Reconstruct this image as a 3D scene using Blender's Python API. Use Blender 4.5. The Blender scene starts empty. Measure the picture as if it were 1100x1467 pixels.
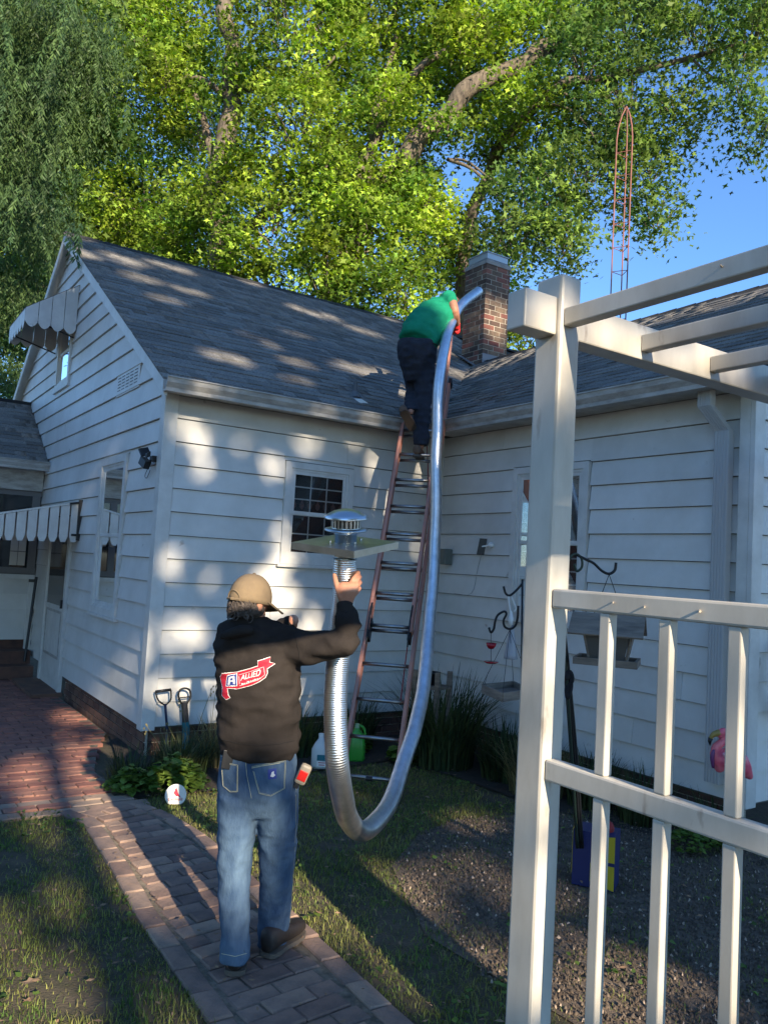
import bpy, math, random
import numpy as np
from mathutils import Vector, Matrix, noise
from mathutils.bvhtree import BVHTree
random.seed(7); rng = np.random.default_rng(7)
sc = bpy.context.scene; col = sc.collection
PI = math.pi; rad = math.radians

# ---------------------------------------------------------------- camera
FPX, YAW, PITCH, ROLL = 1150.0, 0.58862, 0.066304, 0.0565
CP = Vector((-2.2177, -6.7650, 1.7149))
_F = Vector((math.sin(YAW)*math.cos(PITCH), math.cos(YAW)*math.cos(PITCH), math.sin(PITCH)))
_R0 = Vector((math.cos(YAW), -math.sin(YAW), 0)); _U0 = _R0.cross(_F)
_R = _R0*math.cos(ROLL) + _U0*math.sin(ROLL); _U = -_R0*math.sin(ROLL) + _U0*math.cos(ROLL)
cam = bpy.data.cameras.new('camera'); cam.sensor_fit = 'VERTICAL'; cam.sensor_height = 36; cam.lens = FPX/1467*36
cam.clip_start = .05; cam.clip_end = 500
camo = bpy.data.objects.new('camera', cam); col.objects.link(camo); sc.camera = camo
camo.matrix_world = Matrix(((_R.x, _U.x, -_F.x, CP.x), (_R.y, _U.y, -_F.y, CP.y), (_R.z, _U.z, -_F.z, CP.z), (0, 0, 0, 1)))
def ray(u, v): return _F + _R*((u-550)/FPX) - _U*((v-733.5)/FPX)
def at(u, v, d): return CP + ray(u, v)*d            # point measured in the photograph, at distance d
def on(u, v, axis, val):
    r = ray(u, v); return CP + r*((val-CP[axis])/r[axis])
HR = Vector((math.cos(YAW), -math.sin(YAW), 0)); HF = Vector((math.sin(YAW), math.cos(YAW), 0)); UP = Vector((0, 0, 1))

# ---------------------------------------------------------------- sky, sun, exposure
SAZ, SEL = rad(7), rad(22)                           # sunlight travels 7 deg east of +Y
w = bpy.data.worlds.new('World'); sc.world = w; w.use_nodes = True
nt = w.node_tree; nt.nodes.clear()
sky = nt.nodes.new('ShaderNodeTexSky'); sky.sky_type = 'NISHITA'; sky.sun_disc = False
sky.sun_elevation = SEL; sky.sun_rotation = PI+SAZ; sky.air_density = 1.0; sky.dust_density = 0; sky.ozone_density = 7
bg = nt.nodes.new('ShaderNodeBackground'); bg.inputs[1].default_value = .135
wo = nt.nodes.new('ShaderNodeOutputWorld'); nt.links.new(sky.outputs[0], bg.inputs[0]); nt.links.new(bg.outputs[0], wo.inputs[0])
sl = bpy.data.lights.new('sun', 'SUN'); sl.energy = 5.0; sl.angle = rad(.53); sl.color = (1, .85, .65)
so = bpy.data.objects.new('sun', sl); col.objects.link(so)
SD = Vector((math.sin(SAZ)*math.cos(SEL), math.cos(SAZ)*math.cos(SEL), -math.sin(SEL)))
so.rotation_euler = (-SD).to_track_quat('Z', 'Y').to_euler(); so.location = (0, -20, 20)
TA = math.tan(SAZ); TE = math.tan(SEL)/math.cos(SAZ)
vs = sc.view_settings; vs.view_transform = 'Standard'; vs.look = 'None'; vs.gamma = 1; vs.exposure = 1.13; vs.use_curve_mapping = False
sc.cycles.max_bounces = 6; sc.cycles.diffuse_bounces = 3; sc.cycles.transparent_max_bounces = 8

# ---------------------------------------------------------------- materials
MATS = {}
def mat(name, c, rough=.6, metal=0, c2=None, scale=8, detail=4, bump=0, bscale=None, objvar=0, tone=0, trans=0, stretch=None, spots=None, spec=.5, coord='Object'):
    """colour c, mottled towards c2 by noise; objvar = value change per object; tone = value change by the mesh attribute"""
    if name in MATS: return MATS[name]
    m = bpy.data.materials.new(name); m.use_nodes = True; N = m.node_tree.nodes; Lk = m.node_tree.links
    b = N['Principled BSDF']; b.inputs['Roughness'].default_value = rough; b.inputs['Metallic'].default_value = metal
    b.inputs['Specular IOR Level'].default_value = spec
    tc = N.new('ShaderNodeTexCoord'); mp = N.new('ShaderNodeMapping'); Lk.new(tc.outputs[coord], mp.inputs[0])
    if stretch: mp.inputs['Scale'].default_value = stretch
    out = None
    rgb = N.new('ShaderNodeRGB'); rgb.outputs[0].default_value = (*c, 1); out = rgb.outputs[0]
    if c2 is not None:
        nz = N.new('ShaderNodeTexNoise'); nz.inputs['Scale'].default_value = scale; nz.inputs['Detail'].default_value = detail; nz.inputs['Roughness'].default_value = .65
        Lk.new(mp.outputs[0], nz.inputs[0])
        cr = N.new('ShaderNodeValToRGB'); cr.color_ramp.elements[0].position = .36; cr.color_ramp.elements[1].position = .66
        cr.color_ramp.elements[0].color = (*c, 1); cr.color_ramp.elements[1].color = (*c2, 1)
        Lk.new(nz.outputs[0], cr.inputs[0]); out = cr.outputs[0]
    if spots:
        nz = N.new('ShaderNodeTexNoise'); nz.inputs['Scale'].default_value = spots[1]; nz.inputs['Detail'].default_value = 6
        Lk.new(mp.outputs[0], nz.inputs[0])
        cr = N.new('ShaderNodeValToRGB'); cr.color_ramp.elements[0].position = spots[2]; cr.color_ramp.elements[1].position = spots[2]+.06
        cr.color_ramp.elements[0].color = (0, 0, 0, 1); cr.color_ramp.elements[1].color = (1, 1, 1, 1)
        mx = N.new('ShaderNodeMix'); mx.data_type = 'RGBA'; Lk.new(nz.outputs[0], cr.inputs[0]); Lk.new(cr.outputs[0], mx.inputs[0])
        Lk.new(out, mx.inputs[6]); mx.inputs[7].default_value = (*spots[0], 1); out = mx.outputs[2]
    if objvar or tone:
        hs = N.new('ShaderNodeHueSaturation'); Lk.new(out, hs.inputs['Color']); out = hs.outputs[0]
        ad = N.new('ShaderNodeMath'); ad.operation = 'ADD'
        oi = N.new('ShaderNodeObjectInfo'); mr = N.new('ShaderNodeMapRange'); mr.inputs[3].default_value = -objvar; mr.inputs[4].default_value = objvar
        Lk.new(oi.outputs['Random'], mr.inputs[0])
        an = N.new('ShaderNodeAttribute'); an.attribute_name = 'tone'; ml = N.new('ShaderNodeMath'); ml.operation = 'MULTIPLY_ADD'
        Lk.new(an.outputs['Fac'], ml.inputs[0]); ml.inputs[1].default_value = tone; ml.inputs[2].default_value = 1
        Lk.new(mr.outputs[0], ad.inputs[0]); Lk.new(ml.outputs[0], ad.inputs[1]); Lk.new(ad.outputs[0], hs.inputs['Value'])
        mr2 = N.new('ShaderNodeMapRange'); mr2.inputs[3].default_value = .5-objvar*.03; mr2.inputs[4].default_value = .5+objvar*.03; Lk.new(oi.outputs['Random'], mr2.inputs[0]); Lk.new(mr2.outputs[0], hs.inputs['Hue'])
    Lk.new(out, b.inputs['Base Color'])
    if bump:
        nz = N.new('ShaderNodeTexNoise'); nz.inputs['Scale'].default_value = bscale or scale*4; nz.inputs['Detail'].default_value = 5
        Lk.new(mp.outputs[0], nz.inputs[0]); bp = N.new('ShaderNodeBump'); bp.inputs['Strength'].default_value = bump; bp.inputs['Distance'].default_value = .01
        Lk.new(nz.outputs[0], bp.inputs['Height']); Lk.new(bp.outputs[0], b.inputs['Normal'])
    if trans:
        tr = N.new('ShaderNodeBsdfTranslucent'); ms = N.new('ShaderNodeMixShader'); ms.inputs[0].default_value = trans
        hs2 = N.new('ShaderNodeHueSaturation'); hs2.inputs['Value'].default_value = 1.5; hs2.inputs['Saturation'].default_value = 1.1; Lk.new(out, hs2.inputs['Color']); Lk.new(hs2.outputs[0], tr.inputs[0])
        Lk.new(b.outputs[0], ms.inputs[1]); Lk.new(tr.outputs[0], ms.inputs[2]); Lk.new(ms.outputs[0], N['Material Output'].inputs[0])
    MATS[name] = m; return m
siding_m = mat('siding_white', (.68, .67, .63), .5, c2=(.56, .545, .50), scale=1.6, detail=7, bump=.08, bscale=14, objvar=.06, spots=((.40, .37, .32), 7, .70))
trim_m = mat('trim_white', (.66, .65, .61), .5, c2=(.55, .54, .50), scale=5, bump=.04)
gutter_m = mat('gutter_weathered', (.46, .44, .40), .5, c2=(.28, .26, .23), scale=6, stretch=(1, 1, 3))
vinyl_m = mat('pergola_vinyl', (.58, .545, .47), .38, c2=(.44, .40, .33), scale=4, detail=8, stretch=(1, 1, .35), spots=((.36, .31, .25), 12, .655), bump=.05)
shingle_m = mat('asphalt_shingle', (.125, .122, .115), .95, c2=(.27, .255, .235), scale=60, detail=8, bump=.5, bscale=260, objvar=.24, tone=.24, spec=.15)
ridge_m = mat('ridge_dark', (.025, .025, .025), .95, bump=.3)
sheath_m = mat('sheathing', (.10, .095, .085), .9)  # dark colour stands in for the shadow lines under the siding laps
found_m = mat('foundation_brick', (.15, .075, .05), .9, c2=(.09, .05, .04), scale=6, objvar=.3, bump=.3)
mortar_m = mat('mortar', (.56, .50, .40), .95, c2=(.42, .37, .30), scale=12, bump=.4)
chim_m = mat('chimney_brick', (.16, .10, .068), .9, c2=(.09, .062, .045), scale=9, objvar=.45, bump=.35)
chimr_m = mat('chimney_red_brick', (.24, .085, .06), .9, c2=(.16, .07, .05), scale=9, objvar=.3, bump=.35)
conc_m = mat('concrete', (.34, .31, .27), .9, c2=(.24, .22, .2), scale=6, bump=.3)
galv_m = mat('galvanised', (.62, .64, .64), .33, 1, c2=(.45, .48, .47), scale=7, bump=.05)
liner_m = mat('flue_liner', (.80, .81, .82), .36, 1, c2=(.62, .64, .65), scale=14, detail=8, bump=.12, bscale=40)
alu_m = mat('ladder_aluminium', (.42, .42, .41), .42, 1, c2=(.3, .3, .3), scale=12)
fibre_m = mat('orange_fibreglass', (.56, .23, .15), .55, c2=(.36, .20, .16), scale=9, stretch=(1, 1, .4), spots=((.5, .42, .36), 18, .68))
black_m = mat('black_plastic', (.012, .012, .013), .45)
iron_m = mat('black_iron', (.015, .016, .018), .4, .3)
greeniron_m = mat('green_black_iron', (.02, .04, .03), .35, .3)
wood_m = mat('grey_wood', (.27, .215, .165), .85, c2=(.15, .12, .095), scale=5, stretch=(1, 1, 8), bump=.3)
dirt_m = mat('soil', (.035, .027, .02), 1, c2=(.055, .042, .03), scale=14, bump=.8, bscale=60)
lawn_m = mat('lawn_soil', (.06, .055, .03), 1, c2=(.11, .085, .055), scale=9, bump=.8, bscale=80)
mulch_m = mat('mulch', (.10, .072, .05), 1, c2=(.18, .14, .10), scale=11, detail=8, bump=.8, bscale=120)
grass_m = mat('grass', (.095, .17, .035), .7, c2=(.27, .26, .08), scale=3.2, tone=.5, trans=.28, spec=.2)
blade_m = mat('grass_plant', (.028, .055, .022), .6, c2=(.075, .09, .03), scale=5, tone=.6, trans=.25, spec=.3)
drygrass_m = mat('dry_grass', (.30, .25, .10), .8, c2=(.14, .13, .055), scale=5, tone=.5, trans=.2)
leafy_m = mat('garden_leaf', (.09, .17, .03), .55, c2=(.16, .23, .04), scale=8, tone=.4, trans=.3)
dead_m = mat('dead_leaf', (.22, .13, .07), .9, c2=(.30, .2, .12), scale=20)
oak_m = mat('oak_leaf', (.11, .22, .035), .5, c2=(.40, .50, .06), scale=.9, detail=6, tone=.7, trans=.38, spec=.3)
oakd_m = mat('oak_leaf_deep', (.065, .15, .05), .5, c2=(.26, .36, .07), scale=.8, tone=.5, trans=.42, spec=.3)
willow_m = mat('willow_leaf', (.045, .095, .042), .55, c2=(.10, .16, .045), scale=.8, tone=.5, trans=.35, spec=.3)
bark_m = mat('bark', (.20, .16, .12), .95, c2=(.055, .045, .038), scale=7, stretch=(2.5, 2.5, .5), bump=1, bscale=9)
paver_m = mat('paver', (.33, .215, .155), .9, c2=(.18, .13, .105), scale=7, detail=8, objvar=.30, tone=.4, bump=.45, bscale=60, spots=((.3, .27, .22), 90, .71))
redp_m = mat('red_paver', (.36, .155, .105), .9, c2=(.19, .095, .075), scale=5, detail=8, objvar=.28, tone=.4, bump=.45, bscale=60)
tanp_m = mat('tan_paver', (.36, .25, .175), .9, c2=(.25, .18, .135), scale=5, detail=8, objvar=.15, bump=.4, bscale=60)
joint_m = mat('path_sand', (.26, .21, .15), 1, c2=(.10, .085, .06), scale=16, bump=.5)
stone_m = mat('chip', (.13, .098, .07), .95, tone=.75)
hoodie_m = mat('black_hoodie', (.024, .020, .018), .95, c2=(.034, .028, .025), scale=9, bump=.25, bscale=45, spec=.15)
jeans_m = mat('jeans', (.030, .062, .125), .85, c2=(.105, .168, .245), scale=5, detail=7, stretch=(1.6, 1.6, .55), bump=.3, bscale=90, spec=.2)
jeansd_m = mat('jeans_dark', (.045, .08, .15), .85, c2=(.08, .13, .22), scale=30)
stitch_m = mat('stitch', (.42, .42, .30), .9)
khaki_m = mat('khaki_cap', (.21, .15, .085), .9, c2=(.16, .115, .07), scale=12, bump=.2)
skin_m = mat('skin', (.55, .27, .17), .55, c2=(.47, .21, .13), scale=20, spec=.35)
skind_m = mat('skin_tan', (.40, .19, .12), .55, c2=(.34, .15, .09), scale=20, spec=.35)
hair_m = mat('grey_hair', (.035, .026, .02), .8, c2=(.12, .095, .08), scale=60)
boot_m = mat('brown_boot', (.034, .024, .019), .6, c2=(.02, .015, .012), scale=14, bump=.2)
sole_m = mat('boot_sole', (.11, .09, .07), .8)
green_m = mat('green_shirt', (.006, .20, .105), .85, c2=(.010, .25, .13), scale=7, bump=.2, spec=.2)
navy_m = mat('navy_trousers', (.012, .014, .024), .9, c2=(.022, .025, .036), scale=8, bump=.2)
redglove_m = mat('red_glove', (.55, .02, .02), .7)
logo_red = mat('logo_red', (.48, .012, .035), .7); logo_blue = mat('logo_blue', (.03, .05, .25), .7); logo_w = mat('logo_white', (.78, .76, .72), .7)
white_m = mat('white_plastic', (.75, .75, .72), .4); red_m = mat('red_plastic', (.55, .02, .02), .35)
jug_m = mat('milky_jug', (.62, .62, .58), .4); jugg_m = mat('green_bottle', (.045, .30, .035), .35); teal_m = mat('teal', (.01, .16, .2), .5)
yellow_m = mat('yellow_paint', (.5, .38, .02), .5); blue_m = mat('blue_paint', (.015, .02, .10), .5)
pink_m = mat('pink_plastic', (.75, .10, .17), .4, c2=(.8, .2, .22), scale=14); purple_m = mat('purple_plastic', (.16, .04, .14), .4)
rust_m = mat('rusty_mast', (.30, .11, .085), .75, c2=(.20, .09, .075), scale=4)
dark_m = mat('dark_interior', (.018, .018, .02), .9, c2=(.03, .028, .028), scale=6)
curtain_m = mat('curtain', (.45, .42, .38), .9, trans=.3)
glassl_m = mat('porch_lit_glass', (.75, .68, .55), .3)
def glass(name, tint):
    m = bpy.data.materials.new(name); m.use_nodes = True; N = m.node_tree.nodes; Lk = m.node_tree.links; N.clear()
    o = N.new('ShaderNodeOutputMaterial'); t = N.new('ShaderNodeBsdfTransparent'); t.inputs[0].default_value = (*tint, 1)
    g = N.new('ShaderNodeBsdfGlossy'); g.inputs['Roughness'].default_value = .02; g.inputs[0].default_value = (.9, .93, .95, 1)
    f = N.new('ShaderNodeFresnel'); f.inputs[0].default_value = 1.42; mx = N.new('ShaderNodeMixShader')
    Lk.new(f.outputs[0], mx.inputs[0]); Lk.new(t.outputs[0], mx.inputs[1]); Lk.new(g.outputs[0], mx.inputs[2]); Lk.new(mx.outputs[0], o.inputs[0]); return m
glass_m = glass('window_glass', (.86, .88, .9))

# ---------------------------------------------------------------- helpers
def link(name, me, m=None, parent=None, smooth=False, kind=None):
    o = bpy.data.objects.new(name, me); col.objects.link(o)
    if m is not None and not me.materials: me.materials.append(m)
    if smooth: me.polygons.foreach_set('use_smooth', [True]*len(me.polygons))
    if parent is not None: o.parent = parent; o.matrix_parent_inverse = parent_inv(parent)
    if kind: o['kind'] = kind
    return o
def wmat(p):
    l = Matrix.LocRotScale(p.location, p.rotation_euler, p.scale)
    return wmat(p.parent) @ p.matrix_parent_inverse @ l if p.parent else l
def parent_inv(p): return wmat(p).inverted()
def thing(name, loc, label, cat, group=None):
    o = bpy.data.objects.new(name, None); o.empty_display_size = .1; col.objects.link(o); o.location = loc
    return tag(o, label, cat, group)
def tag(o, label=None, cat=None, group=None):
    if label: o['label'] = label
    if cat: o['category'] = cat
    if group: o['group'] = group
    return o
class MB:
    def __init__(s): s.v = []; s.f = []
    def add(s, vs_, fs): n = len(s.v); s.v += [tuple(x) for x in vs_]; s.f += [tuple(i+n for i in f) for f in fs]; return s
    def box(s, a, b):
        (x0, y0, z0), (x1, y1, z1) = a, b
        return s.add([(x0, y0, z0), (x1, y0, z0), (x1, y1, z0), (x0, y1, z0), (x0, y0, z1), (x1, y0, z1), (x1, y1, z1), (x0, y1, z1)],
                     [(0, 3, 2, 1), (4, 5, 6, 7), (0, 1, 5, 4), (1, 2, 6, 5), (2, 3, 7, 6), (3, 0, 4, 7)])
    def obox(s, c, ax, ay, az):   # oriented box: centre and three half-extent vectors
        c, ax, ay, az = map(Vector, (c, ax, ay, az))
        P = [c+sx*ax+sy*ay+sz*az for sz in (-1, 1) for sx, sy in ((-1, -1), (1, -1), (1, 1), (-1, 1))]
        return s.add(P, [(0, 3, 2, 1), (4, 5, 6, 7), (0, 1, 5, 4), (1, 2, 6, 5), (2, 3, 7, 6), (3, 0, 4, 7)])
    def bar(s, p, q, wx, wy, side=None):
        p, q = Vector(p), Vector(q); d = (q-p); L_ = d.length; d = d/L_
        sd = Vector(side) if side is not None else (Vector((0, 0, 1)) if abs(d.z) < .9 else Vector((1, 0, 0)))
        a = d.cross(sd).normalized(); b = a.cross(d).normalized()
        return s.obox((p+q)/2, a*wx/2, b*wy/2, d*L_/2)
    def tube(s, pts, r, n=8, cap=True):
        pts = [Vector(p) for p in pts]; N = len(pts); rs = r if hasattr(r, '__len__') else [r]*N
        t0 = (pts[1]-pts[0]).normalized(); a = t0.orthogonal().normalized(); rings = []
        for i, p in enumerate(pts):
            t = (pts[min(i+1, N-1)]-pts[max(i-1, 0)]).normalized(); a = (a-t*a.dot(t)).normalized(); b = t.cross(a)
            rings.append([p+(a*math.cos(2*PI*k/n)+b*math.sin(2*PI*k/n))*rs[i] for k in range(n)])
        vs_ = [v for ring in rings for v in ring]; fs = []
        for i in range(N-1):
            for k in range(n): fs.append((i*n+k, i*n+(k+1) % n, (i+1)*n+(k+1) % n, (i+1)*n+k))
        if cap: fs.append(tuple(range(n-1, -1, -1))); fs.append(tuple((N-1)*n+k for k in range(n)))
        return s.add(vs_, fs)
    def loft(s, rings, n=20, e=2.0):   # ring = (centre, half-axis vector, half-axis vector)
        vs_ = []; N = len(rings)
        for c, a, b in rings:
            c, a, b = Vector(c), Vector(a), Vector(b)
            for k in range(n):
                ct, st = math.cos(2*PI*k/n), math.sin(2*PI*k/n)
                vs_.append(c+a*math.copysign(abs(ct)**(2/e), ct)+b*math.copysign(abs(st)**(2/e), st))
        fs = [(i*n+k, i*n+(k+1) % n, (i+1)*n+(k+1) % n, (i+1)*n+k) for i in range(N-1) for k in range(n)]
        fs.append(tuple(range(n-1, -1, -1))); fs.append(tuple((N-1)*n+k for k in range(n)))
        return s.add(vs_, fs)
    def ell(s, c, a, b, d, nu=14, nv=9):
        c, a, b, d = map(Vector, (c, a, b, d)); rings = []
        for i in range(nv):
            th = -PI/2+PI*(i+.5)/nv; rings.append((c+d*math.sin(th), a*math.cos(th), b*math.cos(th)))
        return s.loft(rings, nu)
    def lathe(s, c, prof, n=24, up=UP, cap=False):
        c = Vector(c); up = Vector(up).normalized(); a = up.orthogonal().normalized(); b = up.cross(a)
        vs_ = [c+up*z+(a*math.cos(2*PI*k/n)+b*math.sin(2*PI*k/n))*r for r, z in prof for k in range(n)]; m_ = len(prof)
        fs = [(i*n+k, i*n+(k+1) % n, (i+1)*n+(k+1) % n, (i+1)*n+k) for i in range(m_-1) for k in range(n)]
        if cap: fs.append(tuple(range(n-1, -1, -1))); fs.append(tuple((m_-1)*n+k for k in range(n)))
        return s.add(vs_, fs)
    def prism(s, poly, ext):           # poly list of Vector, extruded by ext
        n = len(poly); ext = Vector(ext); vs_ = [Vector(p) for p in poly]+[Vector(p)+ext for p in poly]
        return s.add(vs_, [tuple(range(n-1, -1, -1)), tuple(range(n, 2*n))]+[(i, (i+1) % n, n+(i+1) % n, n+i) for i in range(n)])
    def mesh(s, name='mesh'):
        me = bpy.data.meshes.new(name); me.from_pydata(s.v, [], s.f); me.validate(); me.update(); return me
    def build(s, name, m, parent=None, smooth=False, kind=None, bevel=0):
        o = link(name, s.mesh(name), m, parent, smooth, kind)
        if bevel:
            b = o.modifiers.new('bevel', 'BEVEL'); b.width = bevel; b.segments = 2; b.limit_method = 'ANGLE'
        return o
def npmesh(name, V, Fc, tone=None):
    me = bpy.data.meshes.new(name); V = np.asarray(V, np.float32).reshape(-1, 3); Fc = np.asarray(Fc, np.int32)
    me.vertices.add(len(V)); me.vertices.foreach_set('co', V.ravel()); k = Fc.shape[1]
    me.loops.add(Fc.size); me.loops.foreach_set('vertex_index', Fc.ravel())
    me.polygons.add(len(Fc)); me.polygons.foreach_set('loop_start', np.arange(0, Fc.size, k, dtype=np.int32)); me.polygons.foreach_set('loop_total', np.full(len(Fc), k, np.int32))
    if tone is not None:
        a = me.attributes.new('tone', 'FLOAT', 'FACE'); a.data.foreach_set('value', np.asarray(tone, np.float32))
    me.update(calc_edges=True); return me
def copy_obj(o, parent=None):
    c = o.copy(); col.objects.link(c)
    if parent is not None: c.parent = parent
    return c
def smooth_path(pts, n):
    P = [Vector(p) for p in pts]; out = []
    P = [P[0]*2-P[1]]+P+[P[-1]*2-P[-2]]
    for i in range(1, len(P)-2):
        for k in range(n):
            t = k/n; a, b, c, d = P[i-1], P[i], P[i+1], P[i+2]
            out.append(.5*((2*b)+(c-a)*t+(2*a-5*b+4*c-d)*t*t+(-a+3*b-3*c+d)*t**3))
    out.append(P[-2]); return out

# ================================================================ GROUND
g = MB(); g.add([(-150, -150, -.03), (150, -150, -.03), (150, 150, -.03), (-150, 150, -.03)], [(0, 1, 2, 3)])
g.build('ground', lawn_m, kind='structure')
def poly_sheet(name, pts, z, m):
    b = MB(); b.add([(x, y, z) for x, y in pts], [tuple(range(len(pts)))]); return b.build(name, m, kind='structure')
PATH_L = [(-1.2, -1.15), (-.94, -1.18), (-.83, -1.5), (-.88, -2.35), (-.93, -2.98), (-.94, -3.49), (-.96, -3.9), (-1.0, -5.2), (-1.05, -7.5)]
PATH_R = [(-.40, -1.15), (-.28, -1.5), (-.22, -2.06), (-.25, -3.2), (-.27, -3.8), (-.29, -4.3), (-.33, -5.2), (-.4, -7.5)]
poly_sheet('lawn', [(-12, -14), (12, -14), (12, 0), (-12, 0)], -.012, lawn_m)
poly_sheet('patio_bed', [(-7, -1.16), (-.40, -1.15), (-.46, -.3), (-.2, .6), (-.02, 1.0), (-.02, 4.9), (-7, 4.9)], -.004, joint_m)
poly_sheet('path_bed', [p for p in PATH_L]+PATH_R[::-1], -.004, joint_m)
MUL = [(.30, -4.9), (.2, -3.7), (.55, -2.9), (1.0, -2.55), (1.45, -2.38), (2.4, -2.6), (2.9, -3.3), (4.5, -3.9), (4.5, -6.5), (.6, -6.5)]
poly_sheet('mulch_bed', MUL, -.006, mulch_m)
poly_sheet('garden_soil', [(-.42, -1.1), (.2, -1.15), (.9, -.95), (1.9, -.85), (2.15, -1.5), (2.2, -2.4), (2.45, -3.15), (2.9, -3.75), (3.2, -4.0), (6, -4.2), (6, .3), (-.02, .9)], .002, dirt_m)

def inpoly(x, y, poly):
    c = False; n = len(poly); j = n-1
    for i in range(n):
        if (poly[i][1] > y) != (poly[j][1] > y) and x < (poly[j][0]-poly[i][0])*(y-poly[i][1])/(poly[j][1]-poly[i][1])+poly[i][0]: c = not c
        j = i
    return c
def paving(owner, items, m, limit=300):
    """items: (x, y, half length, half width, angle, material index) -> 300 nearest single bricks, the rest one joined part"""
    items.sort(key=lambda q: (q[0]-CP.x)**2+(q[1]-CP.y)**2); base = {}
    def brick_mb(b, x, y, hl, hw, a, z=0, tx=0, ty=0):
        ca, sa = math.cos(a), math.sin(a); ax = Vector((ca, sa, tx)); ay = Vector((-sa, ca, ty)); c = Vector((x, y, z-.02))
        hb = .006; t = Vector((0, 0, .02))
        P = [c+ax*sx*hl+ay*sy*hw-t for sx, sy in ((-1, -1), (1, -1), (1, 1), (-1, 1))]+[c+ax*sx*hl+ay*sy*hw+t*.7 for sx, sy in ((-1, -1), (1, -1), (1, 1), (-1, 1))]+[c+ax*sx*(hl-hb)+ay*sy*(hw-hb)+t for sx, sy in ((-1, -1), (1, -1), (1, 1), (-1, 1))]
        b.add(P, [(0, 1, 5, 4), (1, 2, 6, 5), (2, 3, 7, 6), (3, 0, 4, 7), (4, 5, 9, 8), (5, 6, 10, 9), (6, 7, 11, 10), (7, 4, 8, 11), (8, 9, 10, 11)])
    rest = {}
    for i, (x, y, hl, hw, a, mm) in enumerate(items):
        z = random.uniform(.002, .014)
        if i < limit:
            key = (round(hl, 3), round(hw, 3), mm.name)
            if key not in base:
                b = MB(); brick_mb(b, 0, 0, hl, hw, 0); base[key] = b.mesh('brick'); base[key].materials.append(mm)
            o = bpy.data.objects.new('brick', base[key]); col.objects.link(o); o.parent = owner
            o.location = (x, y, z); o.rotation_euler = (random.uniform(-.016, .016), random.uniform(-.012, .012), a+random.uniform(-.03, .03))
        else:
            rest.setdefault(mm.name, [MB(), mm])[0]; brick_mb(rest[mm.name][0], x, y, hl, hw, a, z)
    for b, mm in rest.values(): b.build('far_bricks', mm, owner, kind='stuff')
pth = thing('brick_path', (0, 0, 0), None, None); pth['kind'] = 'structure'
items = []
def xl(y, P):
    P = sorted(P, key=lambda q: q[1])
    for a, b in zip(P, P[1:]):
        if a[1] <= y <= b[1]: return a[0]+(b[0]-a[0])*(y-a[1])/(b[1]-a[1])
    return P[0][0] if y < P[0][1] else P[-1][0]
y = -1.24; k = 0
while y > -6.4:
    x0, x1 = xl(y, PATH_L)+.06, xl(y, PATH_R)-.06
    sl_ = (xl(y-.1, PATH_L)-xl(y+.1, PATH_L))/-.2; a = -math.atan(sl_)*.6+.12
    off = .1 if k % 2 else 0; x = x0+.055+.105
    x -= off
    while x < x1-.04:
        l, r = max(x-.105, x0+.06), min(x+.105, x1-.06)
        if r-l > .05: items.append(((l+r)/2, y+((l+r)/2-(x0+x1)/2)*math.tan(a), (r-l)/2-.004 if r-l < .2 else .1005, .0485, a, paver_m))
        x += .209
    y -= .107; k += 1
for P, s_ in ((PATH_L, 1), (PATH_R, -1)):
    y = -1.3
    while y > -6.4:
        xx = xl(y, P); dx = (xl(y-.1, P)-xl(y+.1, P))/-.2
        items.append((xx+s_*.05, y, .101, .0485, PI/2-math.atan(dx), paver_m)); y -= .209
paving(pth, items, paver_m)
patio = thing('brick_patio', (0, 0, 0), None, None); patio['kind'] = 'structure'
items = []
y = -1.21
for i in range(18): items.append((-.52-.41*i, y, .195, .055, 0, tanp_m))
y = -1.09
for r_ in range(2):
    for i in range(26): items.append((-.50-.209*i-(.1 if r_ else 0), y+.107*r_, .1005, .0485, 0, tanp_m if random.random() < .5 else redp_m))
y = -.87; k = 0
while y < 4.8:
    xr = -.03 if y > 1 else (-.46 if y < -.3 else -.46+.43*(y+.3)/1.3)
    x = xr-.11-(k % 2)*.1
    while x > -3.4:
        items.append((x, y, .1005, .0485, 0, redp_m)); x -= .209
    y += .107; k += 1
paving(patio, items, redp_m, 300)

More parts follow.
